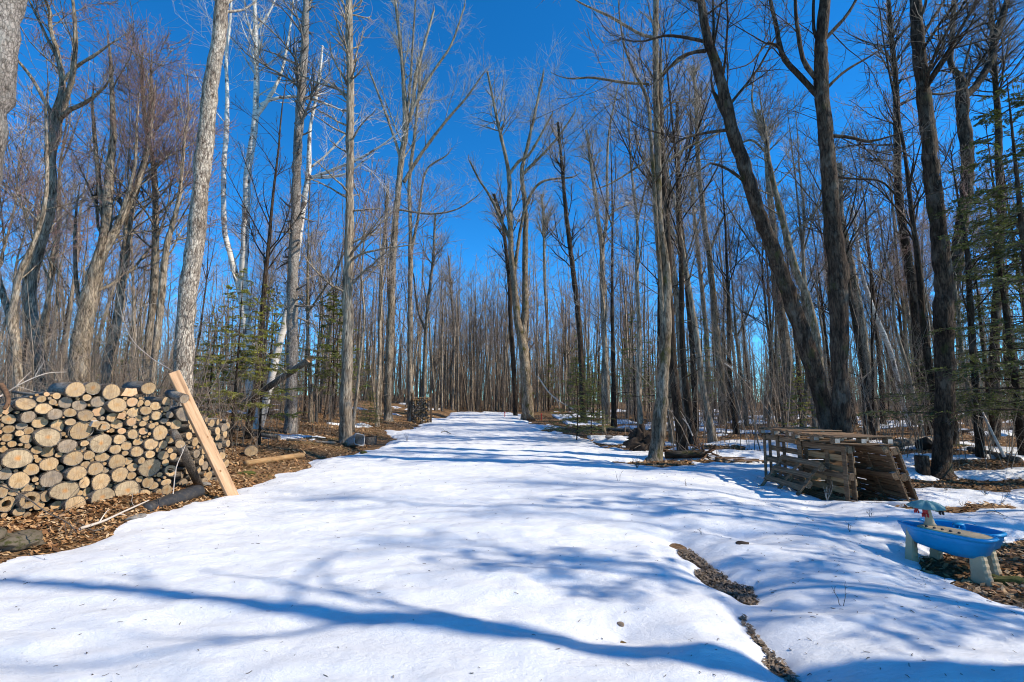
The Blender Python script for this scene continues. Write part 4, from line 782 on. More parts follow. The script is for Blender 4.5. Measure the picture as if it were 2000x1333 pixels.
# ------------------------------------------------------------------ conifers
def conifer_mesh(g, hgt, spread, n1, mats, z0=.1, droop=-.25, nb=16, nn=14, nl=.05, nw=.010, r0=.05, sparse=1.0, shape=1.0):
    tr = TB(); cr = TB()
    P, Rr = resample([(0, 0, -.15), (g.normal() * .04, g.normal() * .04, hgt * .4), (g.normal() * .08, g.normal() * .08, hgt)], [r0 * 1.2, r0 * .8, .008], 16)
    tr.tube(P[None], Rr[None], 8)
    h = z0 * hgt + (hgt * (1 - z0)) * g.random(n1) ** .9; h = np.sort(h); f = (h / hgt - z0) / (1 - z0)
    a = np.arange(n1) * 2.399 + g.normal(size=n1) * .3; L = spread * (1 - f) ** .75 * g.uniform(.6, 1.1, n1) + .12
    S = 7; t = np.linspace(0, 1, S); B = np.zeros((n1, S, 3)); cx = np.interp(h, P[:, 2], P[:, 0]); cy = np.interp(h, P[:, 2], P[:, 1])
    rise = .25 - .2 * f
    B[:, :, 0] = cx[:, None] + np.cos(a)[:, None] * L[:, None] * t; B[:, :, 1] = cy[:, None] + np.sin(a)[:, None] * L[:, None] * t
    B[:, :, 2] = h[:, None] + L[:, None] * (rise[:, None] * t * .5 + droop * t * t + .12 * t ** 4) + g.normal(size=(n1, S)) * .02
    BR = np.linspace(1, .25, S)[None] * (.004 + L * .007)[:, None]
    tr.tube(B, BR, 4)
    m = int(n1 * nb * sparse)
    par = g.choice(n1, m, p=L / L.sum()); tt = g.uniform(.2, 1, m); fi = tt * (S - 1); i = np.minimum(fi.astype(int), S - 2); fr = (fi - i)[:, None]
    p0 = B[par, i] * (1 - fr) + B[par, i + 1] * fr; T = B[par, i + 1] - B[par, i]; T /= np.linalg.norm(T, axis=1, keepdims=True)
    sd = np.cross(T, UP); sd /= np.linalg.norm(sd, axis=1, keepdims=True); sg = g.choice([-1, 1], m)[:, None]
    d = T * g.uniform(.5, .95, m)[:, None] + sd * sg * g.uniform(.5, 1, m)[:, None]; d[:, 2] += g.normal(size=m) * .12 - .08; d /= np.linalg.norm(d, axis=1, keepdims=True)
    l2 = L[par] * g.uniform(.18, .38, m) * (1.15 - .6 * tt) + .05
    S2 = 4; t2 = np.linspace(0, 1, S2); Q = p0[:, None] + d[:, None] * (l2[:, None] * t2)[:, :, None]; Q[:, :, 2] -= (l2[:, None] * t2 ** 2) * .15
    cr.tube(Q, np.full((m, S2), .0028), 3, 0)
    k = m * nn; par = g.integers(0, m, k); tt = g.random(k) ** .8; fi = tt * (S2 - 1); i = np.minimum(fi.astype(int), S2 - 2); fr = (fi - i)[:, None]
    p = Q[par, i] * (1 - fr) + Q[par, i + 1] * fr; D = d[par]; s2 = np.cross(D, UP); s2 /= np.linalg.norm(s2, axis=1, keepdims=True)
    sg = g.choice([-1, 1], k)[:, None]; dirn = D * g.uniform(.3, .9, k)[:, None] + s2 * sg * g.uniform(.4, 1, k)[:, None] + UP * g.normal(size=k)[:, None] * .25
    dirn /= np.linalg.norm(dirn, axis=1, keepdims=True); wv = np.cross(dirn, UP + g.normal(size=(k, 3)) * .5); wv /= np.linalg.norm(wv, axis=1, keepdims=True)
    ln = g.uniform(.6, 1.2, k)[:, None] * nl; wd = nw * g.uniform(.7, 1.2, k)[:, None]
    V = np.stack([p - wv * wd * .4, p + dirn * ln * .5 - wv * wd, p + dirn * ln, p + dirn * ln * .5 + wv * wd], 1).reshape(-1, 3)
    cr.add(V, np.arange(k * 4).reshape(k, 4), 1)
    return tr.mesh('conifer_trunk', [mats[0]]), cr.mesh('conifer_crown', [mats[1], mats[2]], False)
def put(name, label, cat, meshes, x, y, s=1.0, rz=0.0, group=None, z=None):
    r = link(name, None, label=label, cat=cat, group=group, loc=(x, y, float(ground(x, y)) if z is None else z)); r.scale = (s,) * 3; r.rotation_euler[2] = rz
    link('trunk', meshes[0], r); link('crown', meshes[1], r); return r
def pxy(px, Y): return at(px, 785, Y).x, Y
CM = (M['bark_dark'], M['twig_dark'], M['needle']); CG = (M['bark_dark'], M['twig_dark'], mat_needle('needle_green', (.21, .235, .05))); CD = (M['bark_dark'], M['twig_dark'], M['needle_dark'])
g = np.random.default_rng(401)
hem = conifer_mesh(g, 9.0, 3.0, 60, CD, z0=.11, droop=-.26, nb=26, nn=18, nl=.075, nw=.014, r0=.10)
hem2 = conifer_mesh(g, 11, 2.5, 60, CD, z0=.16, droop=-.22, nb=14, nn=12, nl=.08, nw=.02, r0=.12)
firA = conifer_mesh(g, 3.6, 1.25, 54, CG, z0=.10, droop=-.18, nb=12, nn=13, nl=.07, nw=.011, r0=.025)
firB = conifer_mesh(g, 5.2, 1.25, 46, CG, z0=.22, droop=-.12, nb=14, nn=15, nl=.09, nw=.018, r0=.04)
firC = conifer_mesh(g, 6.0, 1.5, 40, CM, z0=.15, droop=-.20, nb=14, nn=18, nl=.085, nw=.016, r0=.045, sparse=1.1)
firF = conifer_mesh(g, 7.5, 1.6, 50, CG, z0=.12, droop=-.15, nb=8, nn=9, nl=.10, nw=.03, r0=.06)
x, y = pxy(2040, 10.2); put('hemlock_tree', 'dark hemlock spreading flat drooping boughs in from the right edge', 'hemlock', hem, x, y, 1.0, .4)
x, y = pxy(1935, 15.5); put('hemlock_tree', 'young hemlock among the trunks left of the right edge', 'hemlock', hem, x, y, .75, 5.1)
x, y = pxy(1985, 13.5); put('hemlock_tree', 'second dark hemlock behind the boughs at the right edge', 'hemlock', hem, x, y, .92, 2.1)
x, y = pxy(2110, 12.5); put('hemlock_tree', 'hemlock standing just outside the right edge beyond the first', 'hemlock', hem, x, y, 1.05, 4.0)
put('hemlock_tree', 'dense conifer beside the camera shading the right foreground', 'hemlock', hem2, 9.3, 2.9, .85, 3.0)
put('hemlock_tree', 'dense conifer outside the right edge shading the snow before the shelter', 'hemlock', hem2, 11.2, 5.6, .9, 1.0)
x, y = pxy(1124, 17.5); put('fir_tree', 'small soft green fir at the right edge of the drive', 'fir', firA, x, y, .85, .3)
x, y = pxy(1155, 19.5); put('fir_tree', 'small fir overlapping the soft green one by the drive', 'fir', firA, x, y, .7, 2.3)
x, y = pxy(648, 22); put('fir_tree', 'narrow dark-topped fir between the dead spruce and furrowed trunk', 'fir', firB, x, y, 1.22, .6)
x, y = pxy(455, 12.8); put('fir_tree', 'sparse yellow-green fir in front of the twin birch', 'fir', firC, x, y, .80, 1.6)
x, y = pxy(512, 13.6); put('fir_tree', 'sparse fir with bare grey side branches right of the twin birch', 'fir', firC, x, y, .75, 4.2)
x, y = pxy(408, 13.2); put('fir_tree', 'sparse yellow-green fir right of the big scaly trunk', 'fir', firC, x, y, .62, 3.1)
x, y = pxy(722, 22); put('fir_tree', 'low green fir bush left of the fan-limbed maple', 'fir', firA, x, y, .48, 0)
x, y = pxy(1560, 15.5); put('fir_tree', 'young fir behind the left end of the pallets', 'fir', firC, x, y, .42, 5)
g = np.random.default_rng(402)
for k in range(66):
    side = -1 if k % 2 else 1
    y = g.uniform(22, 60); x = side * g.uniform(.14 if side < 0 else .06, 1.0) * y
    if -7 < x < 3.5 and y < 44: continue
    lx, lm = min(LM, key=lambda q: abs(q[0] - 1000 - FPX * x / (y * math.cos(PITCH) - .5)))
    put('fir_tree', f'distant fir in the {"left" if x < 0 else "right"} woods, in line with {lm}', 'fir', firF, x, y, g.uniform(.5, 1.05), g.uniform(0, 6), 'distant firs in the ' + ('left' if x < 0 else 'right') + ' woods')
# ------------------------------------------------------------------ the woodpile
ORD = ['first', 'second', 'third', 'fourth', 'fifth', 'sixth', 'seventh', 'eighth', 'ninth', 'tenth', 'eleventh', 'twelfth', 'thirteenth', 'fourteenth', 'fifteenth', 'sixteenth', 'seventeenth', 'eighteenth', 'nineteenth', 'twentieth', 'twenty-first', 'twenty-second', 'twenty-third', 'twenty-fourth', 'twenty-fifth']
PD = Vector((.5, .866, 0)); PN = Vector((.866, -.5, 0)); P0 = Vector((-6.3, 5.95, 0))
LOGS = [(508, 215, 145, 105, 't'), (635, 205, 112, 85, 'h'), (758, 230, 125, 105, 'p'), (1015, 205, 105, 85, 't'), (1260, 378, 120, 105, 'g'), (165, 312, 150, 85, 'p'), (295, 345, 120, 80, 'p'), (385, 258, 60, 50, 'p'), (360, 300, 60, 45, 'p'), (280, 280, 70, 45, 'p'), (457, 303, 110, 80, 'g'), (550, 323, 105, 75, 'g'), (592, 270, 65, 45, 'p'), (675, 298, 100, 75, 'g'), (787, 320, 135, 95, 't'), (900, 300, 80, 65, 'f'), (968, 305, 48, 42, 'p'), (1013, 308, 45, 42, 'p'), (1075, 328, 78, 60, 'p'), (1140, 295, 60, 60, 't'),
 (190, 400, 120, 80, 'g'), (370, 383, 115, 75, 'g'), (473, 373, 90, 60, 'p'), (578, 392, 115, 75, 't'), (683, 365, 90, 65, 'f'), (765, 405, 80, 60, 'p'), (912, 370, 90, 68, 'p'), (990, 358, 80, 60, 't'), (68, 418, 105, 70, 'h'), (283, 440, 120, 75, 'p'), (155, 465, 85, 50, 'g'), (65, 487, 90, 55, 't'), (128, 513, 65, 45, 'p'), (200, 497, 75, 50, 't'), (405, 462, 100, 85, 'p'), (478, 437, 75, 50, 'p'), (700, 465, 100, 70, 'h'), (895, 435, 75, 58, 'f'), (955, 410, 50, 42, 'p'), (1065, 393, 80, 60, 'p'), (1003, 410, 52, 40, 'p'), (975, 448, 55, 40, 'p'), (805, 452, 90, 65, 't'),
 (52, 543, 90, 55, 't'), (178, 553, 95, 60, 'p'), (315, 540, 190, 130, 'h'), (557, 495, 180, 125, 't'), (690, 582, 160, 125, 'h'), (812, 555, 88, 65, 'p'), (908, 520, 85, 65, 'p'), (985, 500, 65, 50, 'f'), (1095, 510, 110, 100, 't'), (875, 600, 82, 62, 'p'), (1035, 588, 100, 80, 'p'), (953, 573, 70, 50, 't'), (1175, 557, 62, 55, 'p'), (1115, 592, 62, 55, 'p'), (88, 587, 70, 48, 't'), (573, 583, 60, 42, 'p'), (535, 618, 50, 35, 'p'), (455, 600, 135, 95, 'g'), (785, 623, 85, 60, 'p'), (605, 665, 85, 60, 'p'),
 (30, 623, 70, 50, 't'), (105, 685, 210, 140, 'h'), (250, 628, 80, 55, 't'), (335, 640, 105, 75, 't'), (405, 662, 55, 38, 'p'), (492, 685, 135, 100, 't'), (340, 725, 130, 95, 't'), (215, 762, 115, 80, 't'), (270, 700, 50, 35, 'p'), (705, 678, 105, 60, 'p'), (800, 708, 112, 105, 'p'), (885, 705, 65, 50, 'p'), (960, 700, 52, 45, 'p'), (1025, 658, 70, 55, 'p'), (935, 640, 95, 68, 'p'), (1120, 665, 75, 60, 'p'), (1190, 672, 52, 48, 't'), (1085, 628, 40, 35, 'p'), (1168, 633, 42, 38, 'p'),
 (30, 790, 90, 85, 'g'), (125, 835, 155, 110, 'p'), (345, 825, 150, 110, 'g'), (415, 755, 60, 45, 'p'), (508, 785, 140, 95, 't'), (580, 730, 65, 50, 'p'), (645, 755, 120, 85, 't'), (1023, 748, 150, 115, 'h'), (915, 748, 75, 60, 't'), (1160, 768, 90, 75, 'o'), (810, 795, 120, 100, 'p'), (725, 768, 60, 40, 'g'),
 (20, 910, 75, 90, 'p'), (100, 920, 80, 50, 'p'), (195, 890, 105, 65, 'p'), (432, 903, 200, 130, 'h'), (570, 850, 75, 85, 'p'), (677, 843, 130, 115, 'p'), (865, 900, 175, 130, 'h'), (900, 805, 65, 50, 't'), (1015, 850, 75, 80, 't'), (965, 830, 56, 42, 'p'), (1055, 875, 70, 48, 'p'), (1135, 850, 80, 45, 'p'), (1095, 797, 40, 35, 'p'), (1135, 715, 48, 48, 'p'),
 (50, 1000, 125, 110, 'o'), (190, 965, 150, 110, 'o'), (315, 945, 85, 72, 't'), (605, 915, 80, 60, 'p'), (690, 945, 175, 118, 'h'), (500, 1000, 150, 120, 'p'), (395, 1010, 90, 65, 't'), (975, 935, 100, 80, 'p'), (1135, 900, 70, 66, 't'), (125, 1048, 85, 60, 'p'), (180, 1075, 55, 50, 't'), (385, 1075, 90, 50, 'p'), (270, 1010, 80, 60, 't'), (1085, 915, 46, 42, 't'), (850, 985, 60, 40, 't'), (1215, 455, 80, 70, 't'), (1190, 505, 55, 40, 'f')]
CUT = {'t': 'cut_tan', 'p': 'cut_pale', 'g': 'cut_grey', 'h': 'cut_heart', 'o': 'cut_tan', 'f': 'cut_fresh'}
TONE = {'t': 'tan', 'p': 'pale', 'g': 'grey weathered', 'h': 'orange-hearted', 'o': 'hollow', 'f': 'fresh orange'}
def on_face(px, py):
    d = ray(px, py); o = Vector((0, 0, CAMZ)); k = (P0 - o).dot(PN) / d.dot(PN)
    return o + d * k
def log_obj(name, label, group, c, axis, ru, rz, length, cutkey, g, hollow=False, sides=14, cutboth=False):
    """c: centre of the near cut end; axis: direction from near end to far end"""
    z = -axis.normalized(); ux = Vector((0, 0, 1)).cross(z); ux = ux.normalized() if ux.length > .1 else Vector((1, 0, 0)); uy = z.cross(ux)
    mat = Matrix((ux, uy, z)).transposed().to_4x4(); mat.translation = c
    prof = []
    ph = g.uniform(0, 6.28, 3)
    for j in range(sides):
        a = j / sides * 2 * math.pi; k = 1 + .045 * math.sin(2 * a + ph[0]) + .035 * math.sin(3 * a + ph[1]) + .02 * math.sin(5 * a + ph[2])
        prof.append((math.cos(a) * ru * k, math.sin(a) * rz * k))
    mb = MB(); rings = []
    for zz, s in ((.0, .985), (-.012, 1.0), (-length * .5, 1.0 + g.normal() * .03), (-length, .95 + g.normal() * .04)):
        rings.append([Vector((x * s, y * s, zz)) for x, y in prof])
    mb.loft(rings, cap0=False, cap1=True)
    inner = [Vector((x * .90, y * .90, -.001)) for x, y in prof]
    mb.loft([[Vector((x * .985, y * .985, 0)) for x, y in prof], inner], False, False)
    o = link(name, mb.mesh('log_bark', [M['bark_log']], True), label=label, cat='log', group=group); o.matrix_world = mat
    ce = MB(); tl = g.normal() * .06, g.normal() * .06
    r2 = [Vector((x * .91, y * .91, .001 + x * tl[0] + y * tl[1])) for x, y in prof]
    if hollow:
        r3 = [Vector((x * .50, y * .46, .0)) for x, y in prof]; r4 = [Vector((x * .40, y * .36, -.16)) for x, y in prof]
        ce.loft([r4, r3, r2], True, False)
    else: ce.loft([r2, [Vector((x * .4, y * .4, .001 + (x * tl[0] + y * tl[1]) * .4)) for x, y in prof]], False, True)
    c_ = link('cut_end', ce.mesh('cut_end', [M[CUT[cutkey]]], False), o)
    return o
def wedge(name, label, cat, c, axis, prof, length, m_end, m_side, group=None):
    z = -axis.normalized(); ux = Vector((0, 0, 1)).cross(z).normalized(); uy = z.cross(ux)
    mat = Matrix((ux, uy, z)).transposed().to_4x4(); mat.translation = c
    mb = MB(); mb.loft([[Vector((x, y, 0)) for x, y in prof], [Vector((x * .97, y * .97, -length)) for x, y in prof]], False, True)
    o = link(name, mb.mesh(name, [M[m_side]], False), label=label, cat=cat, group=group); o.matrix_world = mat
    ce = MB(); ce.add([Vector((x, y, .001)) for x, y in prof], [tuple(range(len(prof)))]); link('cut_end', ce.mesh('cut_end', [M[m_end]], False), o)
    return o
g = np.random.default_rng(611)
placed = []
for cx, cy, wd, ht, k in LOGS:
    px, py = cx / 3.507, 700 + cy / 3.507
    p = on_face(px, py); sc = zc(p) / FPX / 3.507
    kk = PD.x + PD.y * abs(p.x) / p.y
    placed.append([(p - P0).dot(PD), p.z, wd / 2 * sc / kk * 1.03, ht / 2 * sc * 1.03, k])
# fill the gaps with thin logs, as in the pile, and carry it on beyond the left edge
def inside(u, z):
    top = np.interp(u, [-2.2, -.05, .45, 1.6, 2.0], [1.4, 1.52, 1.72, 1.66, 1.50]); bot = np.interp(u, [-2.2, 0, 1.0, 2.0], [.2, .22, .22, .26])
    return bot < z < top and u < 1.93
for rad in (.11, .085, .066, .052, .042, .034, .027, .022, .018):
    for _ in range(2600):
        u = g.uniform(-1.1, 1.95); z = g.uniform(.2, 1.75)
        if not inside(u, z): continue
        if u > -.05 and rad > .066: continue
        r = rad * g.uniform(.9, 1.1); ok = True
        for q in placed:
            du, dz = u - q[0], z - q[1]
            if (du / (q[2] * .96 + r * .92)) ** 2 + (dz / (q[3] * .96 + r * .92)) ** 2 < 1: ok = False; break
        if ok: placed.append([u, z, r, r * g.uniform(.85, 1.0), g.choice(list('ttppppgf'))])
# rows for the labels: bands from the top of the pile
vis = [q for q in placed]
zs = np.array([q[1] for q in vis]); top = zs.max() + .01
band = np.minimum(((top - zs) / .105).astype(int), 15)
rank = {}
for b in range(16):
    idx = [i for i in range(len(vis)) if band[i] == b]; idx.sort(key=lambda i: vis[i][0])
    for j, i in enumerate(idx): rank[i] = (b, j, len(idx))
for i, (u, z, ru, rz, k) in enumerate(placed):
    b, j, n = rank[i]
    size = 'very thick' if ru > .115 else 'thick' if ru > .075 else 'medium' if ru > .048 else 'thin'
    lab = f'{size} {TONE[k]} log, {ORD[j] if j < n / 2 else ORD[n - 1 - j] + " from the plank end"}{" from the left" if j < n / 2 else ""}, {ORD[b]} row down the woodpile'
    ax = Vector((-PN.x + g.normal() * .06, -PN.y + g.normal() * .06, g.normal() * .05))
    c = P0 + PD * u + PN * (g.uniform(-.05, .045) + (.05 if ru > .1 else 0)); c.z = z
    ln = .62 + g.normal() * .04
    if ru > .07 and z > 1.5: ln = .6
    if i >= len(LOGS) and rz > .03 and g.random() < .35 and k != 'o':
        a0 = g.uniform(0, 6.28); m_ = int(g.integers(4, 7)); pr = [(math.cos(a0 - q) * ru * g.uniform(.85, 1.2), math.sin(a0 - q) * rz * g.uniform(.85, 1.2)) for q in np.arange(m_) / m_ * 6.2832][::-1]
        wedge('split_log', lab.replace(' log,', ' split log,'), 'log', c, ax, pr, ln, CUT[k], 'split' if g.random() < .5 else 'bark_log', 'logs of the big woodpile'); continue
    log_obj('log', lab, 'logs of the big woodpile', c, ax, ru, rz, ln, k, g, hollow=(k == 'o'), sides=14 if ru > .05 else 10)
# added back row, unseen: stops daylight so the gaps between logs stay dark
bk = MB()
for u in np.arange(-1.1, 1.95, .16):
    for z in np.arange(.25, 1.5, .16):
        c = P0 + PD * (u + g.uniform(-.03, .03)) - PN * .68; c.z = z; r = .085
        rings = [[c - PN * t + (PD * math.cos(a) + Vector((0, 0, 1)) * math.sin(a)) * r for a in np.arange(0, 6.28, .785)] for t in (0, .45)]
        bk.loft(rings)
link('gap_blocker_logs', bk.mesh('gap_blocker_logs', [M['bark_log']], False), kind='stuff', label='unseen logs added behind the woodpile to keep its gaps dark')
# odd pieces on the pile
p = on_face(875 / 3.507, 700 + 232 / 3.507)
wedge('split_log', 'smooth freshly split wedge of wood lying on top of the woodpile', 'log', p + PN * .05, -PN, [(-.10, -.055), (.035, -.065), (.105, -.02), (.085, .055), (.02, .05), (-.045, .06), (-.07, 0)], .35, 'cut_fresh', 'split', 'logs of the big woodpile')
for i, (lx, ly, lw) in enumerate([(640, 452, 'birch-barked'), (815, 395, 'splintered'), (700, 470, 'orange split')]):
    p = on_face(lx / 3.507, 700 + ly / 3.507)
    wedge('split_log', f'{lw} split piece wedged between round logs in the upper woodpile', 'log', p + PN * .07, -PN + Vector((0, 0, .1)), [(-.05, -.03), (.02, -.045), (.06, 0), (.03, .045), (-.03, .04)], .4, ['cut_pale', 'cut_fresh', 'cut_heart'][i], ['birch', 'split', 'split'][i], 'logs of the big woodpile')
# log sticking out at the top right corner, log on the ground propped at the end of the pile
a = at(360, 779, 7.45); b = at(316, 764, 7.9)
log_obj('log', 'grey log poking out over the top right corner of the woodpile', 'logs of the big woodpile', a, (b - a), .072, .07, .55, 'g', g)
a = at(352, 868, 7.35); b = cast(390, 952); b.z += .0
log_obj('log', 'rough bark log propped upright at an angle against the plank end of the woodpile', 'loose logs by the woodpile', a, (b - a), .068, .068, (b - a).length + .1, 't', g)
a = at(348, 862, 7.42); log_obj('log', 'short knotty log end jutting from the woodpile above the propped log', 'loose logs by the woodpile', a + PN * .03, -PN + Vector((.3, 0, .3)), .055, .05, .35, 'g', g)
# second pile, behind the plank
S0 = Vector((-5.52, 8.35, 0)); SD = Vector((.04, 1, 0)).normalized(); SN = Vector((1, -.04, 0)).normalized()
pl2 = []
for rad in (.085, .07, .058, .048, .038, .03):
    for _ in range(900):
        u = g.uniform(.0, 1.12); z = g.uniform(.12, 1.36); r = rad * g.uniform(.9, 1.1)
        if z + r > 1.40 - .12 * u or (rad > .07 and g.random() < .6): continue
        if all((u - q[0]) ** 2 + (z - q[1]) ** 2 > (r + q[2]) ** 2 * .94 for q in pl2): pl2.append((u, z, r))
b2 = np.array([int((1.42 - q[1]) / .12) for q in pl2]); rk = {}
for b in range(12):
    idx = sorted([i for i in range(len(pl2)) if b2[i] == b], key=lambda i: pl2[i][0])
    for j, i in enumerate(idx): rk[i] = j
for i, (u, z, r) in enumerate(pl2):
    c = S0 + SD * u + SN * g.uniform(-.06, .07); c.z = z; k = g.choice(list('ppptgh'))
    log_obj('log', f'{"thick" if r > .06 else "thin"} {TONE[k]} log in the smaller pile behind the plank, {ORD[rk[i]]} along, {ORD[b2[i]]} row down', 'logs of the smaller pile behind the plank', c, -SN + Vector((g.normal() * .09, g.normal() * .09, g.normal() * .06)), r, r * .95, .5, k, g, sides=10)
# the plank
A = at(459, 952, 8.35); A.z -= .05; B = at(338, 727, 7.62)
A = Vector((A.x, A.y, float(surf(A.x, A.y)) - .06))
ax = (B - A).normalized(); L = (B - A).length; side = ax.cross(Vector((.90, -.43, 0))).normalized(); nrm = side.cross(ax)
if nrm.y > 0: nrm = -nrm; side = -side
mb = MB(); mb.box((0, 0, L / 2), (.172, .07, L), bev=.006)
pk = link('plank', mb.mesh('plank', [M['timber']]), label='long sawn timber plank leaning against the end of the woodpile', cat='plank')
mt = Matrix((side, nrm, ax)).transposed().to_4x4()
if mt.determinant() < 0: mt = Matrix((-side, nrm, ax)).transposed().to_4x4()
mt.translation = A; pk.matrix_world = mt
for (kx, kz, kr) in ((.02, .55, .016), (-.03, 1.15, .013), (-.02, 1.82, .016)):
    for s in (-1, 1):
        kb = MB(); kb.add([Vector((kx + math.cos(t) * kr, s * .0357, kz + math.sin(t) * kr * 1.4)) for t in np.arange(0, 6.28, .63)], [tuple(range(10)) if s > 0 else tuple(range(9, -1, -1))])
        link('knot', kb.mesh('knot', [M['knot']]), pk)
# black pipe, boulders, branches
def tube_obj(name, label, cat, pts, rads, mat, K=8, n=None, group=None, hollow=None, parent=None):
    q, r = resample([tuple(p) for p in pts], rads, n or max(6, len(pts) * 4)); V, F = tubes(q[None], r[None], K)
    F = [F]; m = len(q)
    F.append(np.array([list(range(K))[::-1]])); F.append(np.array([[(m - 1) * K + j for j in range(K)]]))
    off = np.array(pts[0]); me = mesh_np(name, V - off, F if not hollow else F[:1], [M[mat]])
    return link(name, me, parent, label=label, cat=cat, group=group, loc=tuple(off))
a = cast(283, 997); b = cast(386, 966); a.z += .0; b.z += .05; ax = (b - a).normalized()
mb = MB(); LL = (b - a).length; rr = .105; ks = []
for t in np.linspace(0, LL, 29):
    i = int(round(t / LL * 28)); r = rr * (1.03 if i % 2 else .985) * (.72 + .28 * min(1, t / LL * 1.6)); ks.append([Vector((math.cos(q) * r * 1.15, math.sin(q) * r, t)) for q in np.arange(0, 6.2831, .3927)])
inn = [[Vector((math.cos(q) * rr * .98, math.sin(q) * rr * .85, t)) for q in np.arange(0, 6.2831, .3927)] for t in (LL, LL * .6)]
mb.loft(ks + inn, True, True)
pp = link('drain_pipe', mb.mesh('drain_pipe', [M['black']], True), label='black ribbed plastic pipe half sunk in the snow at the woodpile foot', cat='pipe')
uz = Vector((0, 0, 1)); s_ = uz.cross(ax).normalized(); u_ = ax.cross(s_); mm = Matrix((s_, u_, ax)).transposed().to_4x4(); mm.translation = a; pp.matrix_world = mm
def rock(name, label, c, d, seed, mat='stone', cat='boulder', group=None, sub=4, rough=.16):
    import bmesh
    g2 = np.random.default_rng(seed); bm = bmesh.new(); bmesh.ops.create_icosphere(bm, subdivisions=sub, radius=1)
    k = g2.normal(size=(6, 3)); k /= np.linalg.norm(k, axis=1, keepdims=True); h = g2.uniform(.55, .9, 6)
    for v in bm.verts:
        p = np.array(v.co)
        for q, hh in zip(k, h):
            e = p @ q - hh
            if e > 0: p = p - q * e * .85
        p = p * (1 + rough * (.5 * math.sin(7 * p[0] + 3 * p[1] + seed) * math.sin(6 * p[2] + 4 * p[1]) + .35 * math.sin(15 * p[0] - 11 * p[2] + seed) * math.sin(13 * p[1]) + g2.normal() * .12))
        v.co = Vector((p[0] * d[0], p[1] * d[1], p[2] * d[2]))
    me = bpy.data.meshes.new(name); bm.to_mesh(me); bm.free(); me.materials.append(M[mat]); me.polygons.foreach_set('use_smooth', [sub > 3] * len(me.polygons))
    o = link(name, me, label=label, cat=cat, group=group, loc=c); o.rotation_euler[2] = g2.uniform(0, 6); return o
q = at(38, 1035, 5.55); rock('boulder', 'broad mossy boulder at the lower left edge below the woodpile', (q.x, q.y, float(ground(q.x, q.y)) + .0), (.34, .22, .13), 3)
q = at(-60, 1050, 5.3); rock('boulder', 'grey boulder cut by the left edge under the woodpile', (q.x, q.y, float(ground(q.x, q.y)) + .05), (.35, .3, .22), 5)
q = cast(402, 950); rock('stone', 'small tan stone at the foot of the plank', (q.x, q.y, q.z + .03), (.11, .08, .05), 6, 'stonegrey', 'stone', sub=2)
q = cast(265, 1012); rock('stone', 'flat grey stone slab at the snow edge beside the black pipe', (q.x, q.y, q.z), (.17, .09, .035), 16, 'stonegrey', 'stone', sub=2)
def px_branch(label, pts, w0, w1, mat='twig_pale', lift=.02, side=6, seed=0, cat='branch', Y=None):
    g2 = np.random.default_rng(seed); P = []
    for p in pts:
        if len(p) == 3: P.append(at(p[0], p[1], p[2]))
        else: c = cast(*p); c.z += lift; P.append(c)
    o = tube_obj('fallen_branch', label, cat, P, list(np.linspace(w0, w1, len(P))), mat, 6)
    if side:
        q, r = resample([tuple(p) for p in P], list(np.linspace(w0, w1, len(P))), 12)
        Q, RR = spawn(g2, q[None], r[None], side, (.2, .95), (25, 60), lambda L, t, qq, n: L * qq.uniform(.12, .35, n), 5, .15, .5, .6, .003)
        tb = TB(); tb.tube(Q, RR, 4); link('twig', tb.mesh('twig', [M[mat]], off=tuple(P[0])), o)
    return o
px_branch('pale broken branch lying at the snow edge below the woodpile', [(155, 1042), (200, 1028), (240, 1008), (290, 985)], .020, .010, 'twig_pale', .05, 6, 1)
px_branch('dark whip arching down across the left face of the woodpile', [(-10, 945, 5.6), (45, 968, 5.5), (90, 1000, 5.45), (130, 1020, 5.3), (150, 1040, 5.2)], .008, .004, 'twig_dark', 0, 6, 2)
px_branch('dark broken stick poking out over the snow below the woodpile', [(160, 1030), (182, 1042), (203, 1038)], .008, .012, 'twig_dark', .03, 3, 3)
px_branch('thin forked stick lying on the snow below the left woodpile end', [(165, 1038), (180, 1046), (190, 1053)], .007, .004, 'twig_dark', .02, 3, 4)
px_branch('long pale whip arching over the left end of the woodpile', [(0, 775, 6.6), (45, 748, 6.7), (90, 730, 6.9), (130, 727, 7.2)], .010, .004, 'twig_pale', 0, 4, 5)
px_branch('long pale whip bending down to the top of the plank', [(332, 722, 7.9), (290, 695, 8.2), (250, 650, 8.6), (225, 560, 9.0)], .007, .003, 'twig_pale', 0, 5, 6)
px_branch('forked dry stick standing against the right end of the woodpile', [(338, 965, 7.1), (344, 915, 7.1), (356, 885, 7.15), (362, 870, 7.2)], .007, .004, 'twig_pale', 0, 3, 7)
px_branch('rusty brown crooked root lying on the left top of the woodpile', [(2, 752, 6.1), (12, 768, 6.05), (16, 785, 6.0), (8, 800, 5.95)], .035, .02, 'rot', 0, 2, 8)
